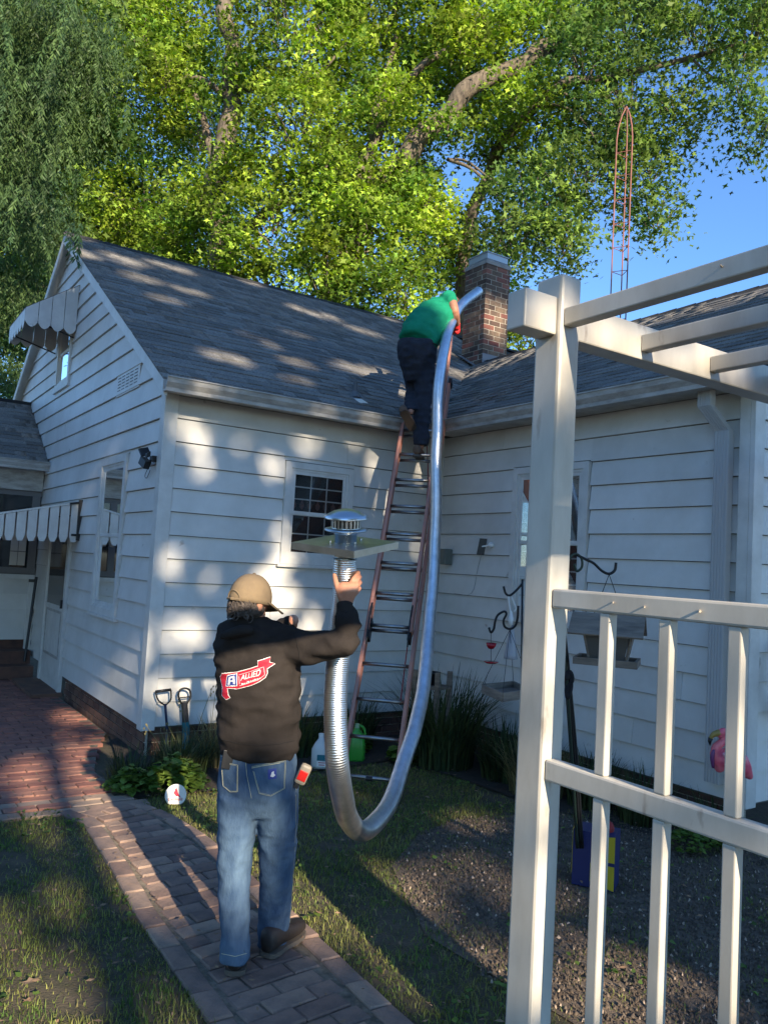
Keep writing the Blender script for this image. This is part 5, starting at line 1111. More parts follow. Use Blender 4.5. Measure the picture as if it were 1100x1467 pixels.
# ================================================================ PLANTS
def blades(n, root, h, wd, lean, out_=None, segs=3, droop=.5):
    """ribbon leaves: root (n,3), heights h (n), widths wd (n), lean direction angle (n)"""
    az = lean; dx, dy = np.cos(az), np.sin(az); px_, py_ = -dy, dx
    V = np.zeros((n, (segs+1)*2, 3)); amt = rng.uniform(.2, 1.0, n)*droop
    for k in range(segs+1):
        t = k/segs; r = h*amt*(t**1.7)*.9; z = h*(t-amt*.45*t**2.4); w_ = wd*(1-t**1.6)*.5+wd*.03
        for s_, j in ((-1, 0), (1, 1)):
            V[:, k*2+j, 0] = root[:, 0]+dx*r+s_*px_*w_; V[:, k*2+j, 1] = root[:, 1]+dy*r+s_*py_*w_; V[:, k*2+j, 2] = root[:, 2]+z
    base = (np.arange(n)*(segs+1)*2)[:, None]; F_ = []
    for k in range(segs): F_.append(base+np.array([[k*2, k*2+1, k*2+3, k*2+2]]))
    return V.reshape(-1, 3), np.concatenate(F_, 1).reshape(-1, 4)
# lawn blades, dense near the camera
def scatter_grass(nm, n, box_, keep, h0, h1, wd, m, tone=(-1, 1)):
    x = rng.uniform(box_[0], box_[1], n); y = rng.uniform(box_[2], box_[3], n); k = np.array([keep(a, b) for a, b in zip(x, y)]); x, y = x[k], y[k]; n = len(x)
    hh_ = rng.uniform(h0, h1, n)*(.75+.5*np.array([noise.noise(Vector((a*1.7, b*1.7, 0))) for a, b in zip(x, y)]))
    V, F_ = blades(n, np.stack([x, y, np.full(n, -.012)], 1), hh_, rng.uniform(.6, 1.3, n)*wd, rng.uniform(0, 2*PI, n), segs=2, droop=1.1)
    t = np.repeat(rng.uniform(tone[0], tone[1], n), 2); o = link(nm, npmesh(nm, V, F_, t), m); o['kind'] = 'stuff'; return o
PP = PATH_L+PATH_R[::-1]
def lawn_ok(x, y):
    e_ = .05*noise.noise(Vector((x*5, y*5, 2)))
    if inpoly(x+e_, y+e_, PP) or (y > -1.17 and x < -.3): return False
    f_ = inpoly(x+e_*3, y+e_*3, MUL)
    if f_ and (random.random() > .16+.9*max(0, noise.noise(Vector((x*2.2, y*2.2, 11))))): return False
    if noise.noise(Vector((x*2.6, y*2.6, 21))) < -.32 and random.random() < .75: return False
    if (y > -1.02+e_*2 and x < 1.0) or (y > -.9 and x < 2.1) or (x > 2.15+e_ and y > -2.6): return False
    return True
scatter_grass('grass', 125000, (-2.7, 3.4, -5.2, -.6), lawn_ok, .022, .058, .0042, grass_m)
scatter_grass('dry_grass', 34000, (-2.7, 3.4, -5.2, -.6), lambda x, y: lawn_ok(x, y) and noise.noise(Vector((x*1.3, y*1.3, 7))) > -.2, .02, .045, .004, drygrass_m)
n = 5200; x = rng.uniform(-2.6, 2.3, n); y = rng.uniform(-5, -.9, n); k = np.array([lawn_ok(a, b) and noise.noise(Vector((a*2.4, b*2.4, 31))) > .12 for a, b in zip(x, y)]); x, y = x[k], y[k]; n = len(x); s_ = rng.uniform(.008, .017, n); th = rng.uniform(0, 2*PI, n); V = np.zeros((n, 6, 3))
for i in range(6): V[:, i, 0] = x+s_*np.cos(th+i*PI/3)*(1.1 if i % 2 else .8); V[:, i, 1] = y+s_*np.sin(th+i*PI/3)*(1.1 if i % 2 else .8); V[:, i, 2] = rng.uniform(.018, .034, n)
o = link('clover', npmesh('clover', V.reshape(-1, 3), np.arange(n*6).reshape(-1, 6), rng.uniform(-1, 1, n)), leafy_m); o['kind'] = 'stuff'
n = 2600; x = rng.uniform(-2.6, 3, n); y = rng.uniform(-5.5, 3.5, n); k = np.array([(b < -.9 or a < -.3) for a, b in zip(x, y)]); x, y = x[k], y[k]; n = len(x); s_ = rng.uniform(.004, .014, n); th = rng.uniform(0, 2*PI, n); V = np.zeros((n, 4, 3))
for i in range(4): V[:, i, 0] = x+s_*np.cos(th+i*PI/2)*(1.5 if i % 2 else .5); V[:, i, 1] = y+s_*np.sin(th+i*PI/2)*(1.5 if i % 2 else .5); V[:, i, 2] = rng.uniform(.030, .038, n)
o = link('leaf_litter', npmesh('litter', V.reshape(-1, 3), np.arange(n*4).reshape(-1, 4), rng.uniform(-1, 1, n)), dead_m); o['kind'] = 'stuff'
# moss and grass in the joints and along the edges of the paving
scatter_grass('edge_grass', 9000, (-2.4, 0, -5.2, 1.5), lambda a, b: min(abs(a-xl(b, PATH_L)), abs(a-xl(b, PATH_R)) if b > -9 else 9) < .035 and b < -1.2 or (abs(b+1.15) < .05 and a < -.9), .02, .05, .004, grass_m)
# mulch chips
n = 42000; x = rng.uniform(.1, 4.4, n); y = rng.uniform(-6, -2.3, n); k = np.array([inpoly(a+.12*noise.noise(Vector((a*3, b*3, 0))), b+.12*noise.noise(Vector((a*3, b*3, 5))), MUL) for a, b in zip(x, y)]); x, y = x[k], y[k]; n = len(x)
r_ = rng.uniform(.003, .009, n); V = np.zeros((n, 5, 3)); a0 = rng.uniform(0, 2*PI, n)
for i in range(4):
    V[:, i, 0] = x+r_*np.cos(a0+i*PI/2)*(1.5 if i % 2 else .7); V[:, i, 1] = y+r_*np.sin(a0+i*PI/2)*(1.5 if i % 2 else .7); V[:, i, 2] = -.008+rng.uniform(0, .008, n)
V[:, 4, 0] = x; V[:, 4, 1] = y; V[:, 4, 2] = rng.uniform(.002, .014, n); b0 = (np.arange(n)*5)[:, None]
F_ = np.concatenate([b0+np.array([[i, (i+1) % 4, 4]]) for i in range(4)], 1).reshape(-1, 3)
tn = np.repeat(np.where(rng.random(n) < .045, rng.uniform(2.5, 5.5, n), rng.uniform(-.6, .6, n)), 4)
o = link('mulch_chips', npmesh('chips', V.reshape(-1, 3), F_, tn), stone_m); o['kind'] = 'stuff'
def clump(name, x, y, r, n, h0, h1, wd, m, label, cat='grass plant', group=None, droop=.8, z=0):
    a = rng.uniform(0, 2*PI, n); rr = r*np.sqrt(rng.random(n)); X = x+rr*np.cos(a); Y = y+rr*np.sin(a)
    V, F_ = blades(n, np.stack([X, Y, np.full(n, z)], 1), rng.uniform(h0, h1, n), rng.uniform(.6, 1.2, n)*wd, a+rng.uniform(-.9, .9, n), segs=5, droop=droop)
    t = np.repeat(rng.uniform(-1, .8, n), 5); o = link(name, npmesh(name, V, F_, t), m); return tag(o, label, cat, group)
clump('ornamental_grass', 2.30, -1.15, .26, 620, .45, .98, .016, blade_m, 'big dark arching grass clump in front of the right wall beside the plant stand', droop=.8)
clump('ornamental_grass', 2.52, -1.72, .2, 320, .35, .62, .014, blade_m, 'dark grass clump under the hanging tray feeder')
clump('ornamental_grass', 1.95, -.28, .16, 220, .3, .62, .013, blade_m, 'dark grass clump against the wall behind the ladder rungs')
clump('ornamental_grass', 1.30, -.33, .2, 260, .3, .55, .013, blade_m, 'arching grass clump at the wall foot between the man and the ladder')
clump('ornamental_grass', .55, -.42, .22, 420, .22, .46, .012, drygrass_m, 'half dry grass clump against the wall beneath the teal fork')
clump('ornamental_grass', .12, -.62, .2, 380, .2, .42, .011, blade_m, 'green and straw grass clump in front of the spade')
clump('ornamental_grass', .02, -.75, .10, 120, .2, .36, .009, drygrass_m, 'dry sunlit straw tuft above the leafy bedding plant')
clump('ornamental_grass', -.32, -.72, .16, 220, .15, .34, .010, blade_m, 'dark grass tuft spilling onto the brick patio')
clump('ornamental_grass', 2.60, -2.55, .17, 300, .25, .50, .012, blade_m, 'yellow green grass tuft seen between the post and first picket')
clump('ornamental_grass', 2.66, -2.98, .17, 300, .25, .46, .012, blade_m, 'grass tuft seen between the first and second pickets')
clump('ornamental_grass', 2.80, -3.45, .15, 220, .18, .36, .012, blade_m, 'low grass tuft left of the flamingo')
clump('ornamental_grass', 3.15, -3.95, .2, 320, .18, .38, .012, blade_m, 'dark grass tuft right of the flamingo by the house corner')
clump('ornamental_grass', 2.45, -2.15, .22, 380, .3, .50, .013, drygrass_m, 'faded arching grass clump just behind the pergola post')
def leafy(name, x, y, rx, ry, h, n, size, m, label, cat='plant', z0=0):
    a = rng.uniform(0, 2*PI, n); rr = np.sqrt(rng.random(n)); X = x+rx*rr*np.cos(a); Y = y+ry*rr*np.sin(a); Z = z0+.03+h*(1-rr**2)*rng.uniform(.3, 1, n)
    s_ = size*rng.uniform(.6, 1.2, n); th = rng.uniform(0, 2*PI, n); tl = rng.uniform(-.5, .6, n)
    u = np.stack([np.cos(th)*np.cos(tl), np.sin(th)*np.cos(tl), np.sin(tl)], 1); v = np.stack([-np.sin(th), np.cos(th), rng.uniform(-.3, .3, n)], 1)
    P = np.stack([X, Y, Z], 1); V = np.zeros((n, 7, 3)); up = np.array([0, 0, 1.])
    for i, (a_, b_, c_) in enumerate(((-.5, 0, 0), (-.2, -.42, .10), (.25, -.34, .08), (.55, 0, -.06), (.25, .34, .08), (-.2, .42, .10), (.05, 0, -.02))): V[:, i] = P+u*(s_*a_)[:, None]+v*(s_*b_)[:, None]+up*(s_*c_)[:, None]
    b0 = (np.arange(n)*7)[:, None]; F_ = np.concatenate([b0+np.array([[i, (i+1) % 6, 6]]) for i in range(6)], 1).reshape(-1, 3)
    o = link(name, npmesh(name, V.reshape(-1, 3), F_, np.repeat(rng.uniform(-1, 1, n), 6)), m); return tag(o, label, cat)
leafy('leafy_plant', -.08, -.98, .26, .2, .22, 420, .07, leafy_m, 'low leafy bedding plant catching the sun beside the round bird sign')
leafy('leafy_plant', -.36, -.92, .18, .18, .15, 260, .06, leafy_m, 'shaded leafy bedding plant at the patio edge')
leafy('leafy_plant', 2.05, -.95, .16, .14, .22, 120, .11, leafy_m, 'large leaved plant at the foot of the plant stand')
leafy('leafy_plant', 1.75, -.45, .2, .15, .30, 160, .10, leafy_m, 'dark broad leaved plant behind the green bottle')
leafy('leafy_plant', 2.75, -1.95, .25, .2, .22, 300, .05, leafy_m, 'small leaved ground cover at the foot of the right wall')
leafy('leafy_plant', 2.55, -3.5, .3, .16, .12, 300, .045, leafy_m, 'low creeping plants under the flamingo')
leafy('leafy_plant', 3.3, -4.1, .4, .25, .14, 420, .045, leafy_m, 'low creeping plants at the right edge by the coiled hose')
# seed stems
q = MB()
for (x, y, h_, dx) in ((.32, -.35, .62, .1), (.5, -.3, .5, .16), (.42, -.4, .68, .03), (.2, -.5, .55, -.08), (.7, -.3, .6, .2), (.1, -.6, .4, -.15), (-.05, -.7, .42, -.2), (.6, -.5, .4, .1)):
    t_ = Vector((x+dx*h_*2, y, h_)); q.tube(smooth_path([Vector((x, y, 0)), Vector((x+dx*.3*h_, y-.02, h_*.5)), t_], 4), .0022, 4)
    for k in range(5): q.ell(t_+Vector((random.uniform(-.015, .015), 0, -.02*k+random.uniform(-.01, .01))), (.006, 0, 0), (0, .006, 0), (0, 0, .009), 6, 4)
tag(q.build('seed_stems', drygrass_m), 'thin dry seed stems standing up against the wall by the garden tools', 'weed')
# dead leaves, each one a thing
def dead(u, v, s, lab, rot):
    p = on(u, v, 2, .03); pts_ = []
    for k in range(10):
        a = 2*PI*k/10+rot; rr = s*(1 if k % 2 == 0 else .5)*random.uniform(.8, 1.15); pts_.append(p+Vector((math.cos(a)*rr*1.2, math.sin(a)*rr*.8, random.uniform(0, .35)*rr)))
    q = MB(); q.add([p]+pts_, [(0, i+1, (i+1) % 10+1) for i in range(10)]); o = q.build('dead_leaf', dead_m); tag(o, lab, 'leaf')
dead(44, 1406, .035, 'larger pale dead leaf on the grass at the lower left', .3); dead(40, 1433, .022, 'curled brown dead leaf below the larger pale leaf on the left lawn', 1.2)
dead(222, 1160, .02, 'reddish dead leaf on the path edge beside the bird sign', 2); dead(236, 1175, .018, 'small dead leaf on the path just under the bird sign', 1)
q_lab = [(150, 1062, 'dead leaf on the dark patio bricks beneath the gable wall'), (132, 1055, 'pale dead leaf at the lit patio edge below the brick foundation'), (265, 1170, 'dead leaf lying in the grass right of the bird sign')]
for i, (u, v, lb) in enumerate(q_lab): dead(u, v, .018, lb, i*1.7)

# ================================================================ TREES
def stars(P, size, up_bias=.4, narrow=.36, cross=True):
    n = len(P); nrm = rng.normal(size=(n, 3)); nrm[:, 2] = np.abs(nrm[:, 2])+up_bias; nrm /= np.linalg.norm(nrm, axis=1)[:, None]
    t = np.cross(nrm, rng.normal(size=(n, 3))); t /= np.linalg.norm(t, axis=1)[:, None]; b = np.cross(nrm, t); s_ = (size*rng.uniform(.55, 1.25, n))[:, None]
    quads = []
    def dia(u, v, L1, W1): return np.stack([P-u*s_*L1*.5, P-v*s_*W1*.5+nrm*s_*.05, P+u*s_*L1*.5, P+v*s_*W1*.5+nrm*s_*.05], 1)
    quads.append(dia(t, b, 1, narrow))
    if cross: quads.append(dia((t*.45+b*.9), (b*.45-t*.9), .85, narrow))
    Q = np.stack(quads, 1).reshape(-1, 3); F_ = np.arange(len(Q)).reshape(-1, 4); return Q, F_, len(quads)
def cluster_points(c, a, b, d, ncl, m, crad, shell=.55):
    """c centre, three axis vectors; clusters mostly in the outer part, each drooping a little"""
    v = rng.normal(size=(ncl, 3)); v /= np.linalg.norm(v, axis=1)[:, None]; r = (shell+(1-shell)*rng.random(ncl))[:, None]**.8; v = v*r
    C = np.array(c)+v[:, :1]*np.array(a)+v[:, 1:2]*np.array(b)+v[:, 2:]*np.array(d)
    off = rng.normal(size=(ncl, m, 3))*crad*np.array([1, 1, .55]); P = C[:, None, :]+off; P[:, :, 2] -= (np.abs(off[:, :, 0])+np.abs(off[:, :, 1]))*.25
    return C, P.reshape(-1, 3), np.repeat(rng.uniform(-1, 1, ncl), m)
def blob_ax(u, v, ru, rv, d, rd):
    c = at(u, v, d); return c, HR*(ru*d/FPX), HF*rd, UP*(rv*d/FPX)
def tree(name, label, blobs, trunk, limbs_, leafm, dens=.66, size=.150, m_=66, cat='tree', crad=.27, twigs=True):
    t = thing(name, Vector((trunk[0][0], trunk[0][1], 0)) if not isinstance(trunk[0], Vector) else Vector((trunk[0].x, trunk[0].y, 0)), label, cat)
    AllP, AllT, CC = [], [], []
    for (u, v, ru, rv, d, rd) in blobs:
        ncl = max(3, int(dens*ru*rv*PI/165*(d/18)**1)); c, a, b, dd = blob_ax(u, v, ru, rv, d, rd); C, P, T = cluster_points(c, a, b, dd, ncl, m_, crad); AllP.append(P); AllT.append(T); CC.append((Vector(c), C))
    P = np.concatenate(AllP); T = np.concatenate(AllT); Q, F_, k = stars(P, size); tn = np.repeat(np.clip(T*.9+rng.uniform(-.6, .6, len(T)), -1.3, 1.4), k)
    cr = link('crown', npmesh('crown', Q, F_, tn), leafm, t)
    q = MB(); q.tube(smooth_path(trunk[0] if isinstance(trunk[0], list) else [p for p in trunk], 5), trunk_r(trunk), 12) if False else None
    return t, CC
def wood(t, paths, nm='limb'):
    for i, (pts_, r0, r1) in enumerate(paths):
        P = smooth_path(pts_, 6); P = [p+Vector((noise.noise(p*1.3), noise.noise(p*1.3+Vector((9, 0, 0))), 0))*r0*.6 for p in P]; q = MB(); q.tube(P, [(.72 if i == 0 else .62)*(r0+(r1-r0)*k/(len(P)-1)) for k in range(len(P))], 10); q.build('trunk' if i == 0 else nm, bark_m, t, True)
def twigs(t, CC, frac=.35, r=.018):
    q = MB(); rs = random.Random(3)
    for c, C in CC:
        for p in C:
            if rs.random() < frac:
                p = Vector(p); k = c.lerp(p, .25)+Vector((0, 0, -.3)); mid = k.lerp(p, .55)+Vector((rs.uniform(-.2, .2), rs.uniform(-.2, .2), .25)); q.tube([k, mid, p+Vector((0, 0, -.15))], [r, r*.7, r*.25], 4, cap=False)
    q.build('twigs', bark_m, t, kind='stuff')
d0 = 19
def A3(L_): return [at(*q_) for q_ in L_]
def G3(u, v, d): p = at(u, v, d); return Vector((p.x, p.y, 0))
tA, cA = tree('oak_tree', 'tallest oak with sunlit straight trunk rising behind the middle of the roof ridge',
  [(190, 110, 110, 120, 21, 2), (215, 290, 90, 80, 21, 1.6), (425, 60, 105, 90, 18.6, 2), (430, 190, 85, 80, 18, 1.7), (400, 330, 90, 70, 18, 1.4), (270, 330, 70, 60, 20, 1.2), (235, 20, 90, 80, 20, 1.6), (330, -90, 220, 60, 20, 2.5), (470, 400, 60, 45, 17, 1.2), (300, 200, 60, 130, 24, 1.5), (345, 240, 32, 45, 18.2, .5), (310, 400, 40, 40, 18.3, .6), (240, 110, 50, 45, 18.4, .6), (200, 60, 50, 45, 18.6, .6), (290, 270, 30, 35, 18.3, .4), (360, 90, 25, 30, 18.3, .4)],
  [at(318, 420, d0)], None, oak_m)
wood(tA, [([G3(312, 600, d0)]+A3([(316, 430, d0), (310, 330, d0), (313, 270, d0), (326, 190, d0), (330, 90, d0), (333, -20, d0), (336, -160, d0)]), .50, .20),
  (A3([(318, 300, d0), (298, 210, d0+.3), (282, 150, d0+.6), (262, 90, d0+1), (240, 20, d0+1)]), .20, .06), (A3([(322, 390, d0), (345, 340, d0-.4), (385, 305, d0-.8), (430, 285, d0-1.2), (470, 250, d0-1.5)]), .26, .07),
  (A3([(328, 140, d0), (280, 110, d0), (225, 135, d0+.5), (180, 120, d0+1)]), .13, .04), (A3([(330, 120, d0), (380, 130, d0-.5), (440, 115, d0-1), (500, 60, d0-1)]), .14, .04), (A3([(350, 345, d0-.5), (372, 370, d0-.4), (388, 420, d0-.4)]), .14, .09)])
twigs(tA, cA)
tB, cB = tree('oak_tree', 'wide spreading oak whose thick limb slants up to the right behind the chimney',
  [(545, 50, 110, 80, 20, 2.3), (545, 210, 95, 80, 19.6, 1.5), (510, 340, 85, 70, 17, 1.2), (470, 230, 50, 50, 17.2, .9), (570, 420, 70, 50, 17, 1.2), (640, 120, 90, 80, 19.8, 1.6), (720, 40, 120, 60, 18.6, 1.8), (760, 190, 95, 60, 18.6, 1.3), (600, 300, 50, 45, 17.2, .8), (565, 245, 50, 30, 17.0, .5), (640, 170, 28, 20, 16.9, .4), (735, 125, 40, 25, 16.8, .4), (555, 130, 45, 35, 17.0, .5), (660, 50, 45, 25, 17.0, .5), (480, 290, 45, 35, 17.0, .5), (690, 30, 60, 30, 17.2, .7), (590, -60, 200, 60, 19, 3), (690, 375, 75, 55, 21, 1.5), (620, 330, 45, 80, 19.5, 1.2), (745, 490, 36, 30, 20, .8), (810, -70, 180, 60, 18, 3)],
  [at(470, 470, 18)], None, oak_m)
wood(tB, [([G3(455, 640, 18)]+A3([(463, 470, 18), (490, 390, 18), (535, 290, 17.8), (592, 215, 17.6), (625, 180, 17.5), (672, 128, 17.4), (738, 93, 17.4), (800, 60, 17.6)]), .42, .24),
  (A3([(500, 370, 18), (508, 290, 17.9), (520, 240, 17.8), (535, 205, 17.8), (560, 150, 17.8), (595, 102, 17.8), (650, 62, 17.8), (690, 30, 17.8)]), .24, .10), (A3([(640, 228, 17.6), (680, 245, 17.4), (720, 290, 17.2), (757, 330, 17)]), .07, .025), (A3([(500, 340, 18), (530, 330, 17.6), (570, 335, 17.4), (610, 360, 17.4)]), .10, .03), (A3([(520, 290, 18), (540, 160, 18.5), (560, 80, 19), (570, -20, 19)]), .17, .06), (A3([(465, 450, 18), (440, 380, 18.5), (425, 340, 18.6)]), .10, .04)])
twigs(tB, cB)
tC, cC = tree('oak_tree', 'outer oak foliage with thin drooping branches against blue sky round the lattice mast',
  [(830, 90, 75, 65, 17, 1.6), (900, 150, 75, 70, 17, 1.4), (830, 240, 65, 60, 17, 1.2), (760, 280, 70, 55, 17, 1.2), (740, 335, 60, 45, 17, 1), (800, 345, 45, 40, 17, .8), (925, 240, 45, 55, 17, .9), (935, 310, 36, 42, 17, .7), (900, 40, 80, 45, 17, 1.6), (1000, 50, 70, 42, 16.5, 1.3), (1075, 40, 60, 55, 16, 1.3), (1060, 120, 40, 50, 16, .9), (1085, 195, 28, 38, 16, .7), (975, 155, 42, 38, 16.5, .9), (1000, -50, 170, 50, 16.5, 2.4)],
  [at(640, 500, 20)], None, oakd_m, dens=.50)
wood(tC, [([G3(650, 640, 20)]+A3([(652, 520, 20), (660, 400, 19.8), (690, 270, 19), (730, 190, 18), (790, 130, 17.4), (870, 110, 17), (960, 90, 16.6), (1060, 60, 16.3)]), .30, .05),
  (A3([(745, 170, 17.8), (790, 150, 17.3), (830, 170, 17), (865, 230, 17), (885, 300, 17)]), .06, .02), (A3([(640, 228, 17.8), (670, 232, 17.5), (710, 262, 17.2), (775, 300, 17), (800, 345, 17)]), .05, .02), (A3([(985, 80, 16.6), (1020, 110, 16.4), (1055, 130, 16.2), (1072, 190, 16)]), .05, .015), (A3([(875, 110, 17), (905, 180, 17), (930, 250, 17), (938, 300, 17)]), .045, .015), (A3([(800, 130, 17.3), (855, 160, 17), (915, 200, 17), (950, 240, 17)]), .04, .015)])
twigs(tC, cC, .5, .014)
tD, cD = tree('oak_tree', 'dark shaded tree standing behind the left gable',
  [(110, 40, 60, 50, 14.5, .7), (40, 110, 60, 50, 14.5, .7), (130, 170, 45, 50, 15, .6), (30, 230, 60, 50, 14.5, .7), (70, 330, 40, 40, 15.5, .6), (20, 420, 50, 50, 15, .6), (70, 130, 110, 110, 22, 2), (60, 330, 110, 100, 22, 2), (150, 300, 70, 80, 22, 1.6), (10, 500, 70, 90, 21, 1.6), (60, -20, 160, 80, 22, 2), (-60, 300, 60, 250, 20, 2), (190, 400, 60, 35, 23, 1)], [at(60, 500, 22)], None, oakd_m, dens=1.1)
wood(tD, [([G3(60, 700, 22)]+A3([(62, 520, 22), (70, 400, 22), (55, 250, 22), (60, 100, 22), (70, -60, 22)]), .34, .12), (A3([(68, 380, 22), (120, 300, 22), (170, 250, 22)]), .12, .04)])
twigs(tD, cD)
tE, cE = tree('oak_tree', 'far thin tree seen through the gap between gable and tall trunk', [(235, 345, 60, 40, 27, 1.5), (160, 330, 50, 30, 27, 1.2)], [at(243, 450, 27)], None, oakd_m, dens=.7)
wood(tE, [([G3(243, 640, 27)]+A3([(243, 400, 27), (243, 340, 27), (246, 260, 27)]), .22, .08)]); twigs(tE, cE, .5)
# willow: hanging strands of narrow leaves, nearer than the gable
wl = thing('willow_tree', (-6.5, 4.2, 0), 'dark willow with hanging narrow leaved strands at the upper left', 'tree')
rs = random.Random(11); LP, LT, SM = [], [], MB()
def strand(p, ln, w_=1.0):
    dx, dy = rs.uniform(-.38, .38), rs.uniform(-.3, .3); n_ = int(ln/.028); tn_ = rs.uniform(-1, 1); pts_ = []
    for k in range(n_):
        t = k/n_; q_ = Vector((p.x+dx*t*ln+.03*math.sin(k*.3+p.x*9), p.y+dy*t*ln, p.z-ln*t)); pts_.append(q_)
        LP.append((q_.x, q_.y, q_.z)); LT.append(tn_)
    SM.tube(pts_[::6] if len(pts_) > 12 else pts_, .0022, 3, cap=False)
for k in range(120):
    u = rs.uniform(-70, 150)*(1 if rs.random() < .8 else 1.25); v = rs.uniform(-140, 300); d = rs.uniform(10.5, 14)
    if u > 95 and v > 150: continue
    ln = rs.uniform(.4, 1.5)*(1 if rs.random() < .8 else 1.7); bot = 560-max(0, u-20)*2.2
    ln = min(ln, max(.4, (bot-v)/FPX*d)); strand(at(u, v, d), ln)
for (u, v, ru, rv, d, rd) in ((20, 30, 100, 90, 12.5, 1), (60, 160, 90, 80, 13, 1), (10, 260, 80, 90, 12.5, 1), (60, 320, 60, 60, 14, .8), (0, 420, 60, 70, 13.5, .8), (110, 70, 70, 70, 13.5, .8), (-40, 150, 60, 160, 12, 1), (0, 520, 40, 50, 14, .6)):
    c_, a_, b_, d_ = blob_ax(u, v, ru, rv, d, rd); C_, P_, T_ = cluster_points(c_, a_, b_, d_, int(ru*rv/62), 36, .19, .2); LP += [tuple(x) for x in P_]; LT += list(T_)
for k in range(7): strand(at(rs.uniform(104, 122), rs.uniform(318, 345), 9.6), rs.uniform(.18, .40))
P = np.array(LP, np.float64); n = len(P); P = np.repeat(P, 2, 0); T = np.repeat(np.array(LT), 2); n = len(P)
az = rng.uniform(0, 2*PI, n); dn_ = np.stack([np.cos(az)*.55, np.sin(az)*.55, -rng.uniform(.5, 1.1, n)], 1); dn_ /= np.linalg.norm(dn_, axis=1)[:, None]; ln_ = rng.uniform(.06, .12, n)[:, None]
sdv = np.cross(dn_, rng.normal(size=(n, 3))); sdv /= np.linalg.norm(sdv, axis=1)[:, None]
V = np.stack([P, P+dn_*ln_*.5+sdv*.011, P+dn_*ln_, P+dn_*ln_*.5-sdv*.011], 1).reshape(-1, 3)
link('crown', npmesh('crown', V, np.arange(n*4).reshape(-1, 4), T), willow_m, wl); SM.build('twigs', willow_m, wl, kind='stuff')
wood(wl, [([Vector((-6.5, 4.2, 0)), Vector((-6.4, 4.3, 2.5)), Vector((-5.6, 4.3, 5.5)), Vector((-4.2, 4.6, 8))], .35, .15), ([Vector((-5.6, 4.3, 5.5)), Vector((-4.2, 4.3, 7)), Vector((-2.6, 4.4, 8.0)), Vector((-1.4, 4.5, 8.2))], .15, .04), ([Vector((-6.2, 4.3, 4)), Vector((-4.6, 3.6, 5.6)), Vector((-3.2, 3.5, 6.4))], .12, .03)])

# lattice mast beyond the roof
mast = thing('lattice_mast', (at(884, 500, 14.6).x, at(884, 500, 14.6).y, 0), 'thin rusty red lattice radio mast standing behind the right roof', 'mast')
mc = at(884, 500, 14.6); mc = Vector((mc.x, mc.y, 0)); zt = at(884, 190, 14.6).z; ztip = at(885, 138, 14.6).z
cn = [mc+(HR*math.cos(a)+HF*math.sin(a))*.162 for a in (PI*1.02, PI*1.02+2*PI/3, PI*1.02+4*PI/3)]; q = MB()
for c_ in cn: q.tube([Vector((c_.x, c_.y, 0)), Vector((c_.x, c_.y, zt)), mc.lerp(Vector((c_.x, c_.y, 0)), .86)+UP*(zt+(ztip-zt)*.35), mc.lerp(Vector((c_.x, c_.y, 0)), .5)+UP*(zt+(ztip-zt)*.72), mc+UP*ztip], .0130, 6)
q.build('mast_legs', rust_m, mast)
z = 1.0
while z < zt+.1:
    q = MB(); 
    for i in range(3): q.tube([cn[i]+UP*z, cn[(i+1) % 3]+UP*z], .0065, 5)
    q.build('cross_brace', rust_m, mast); z += .45

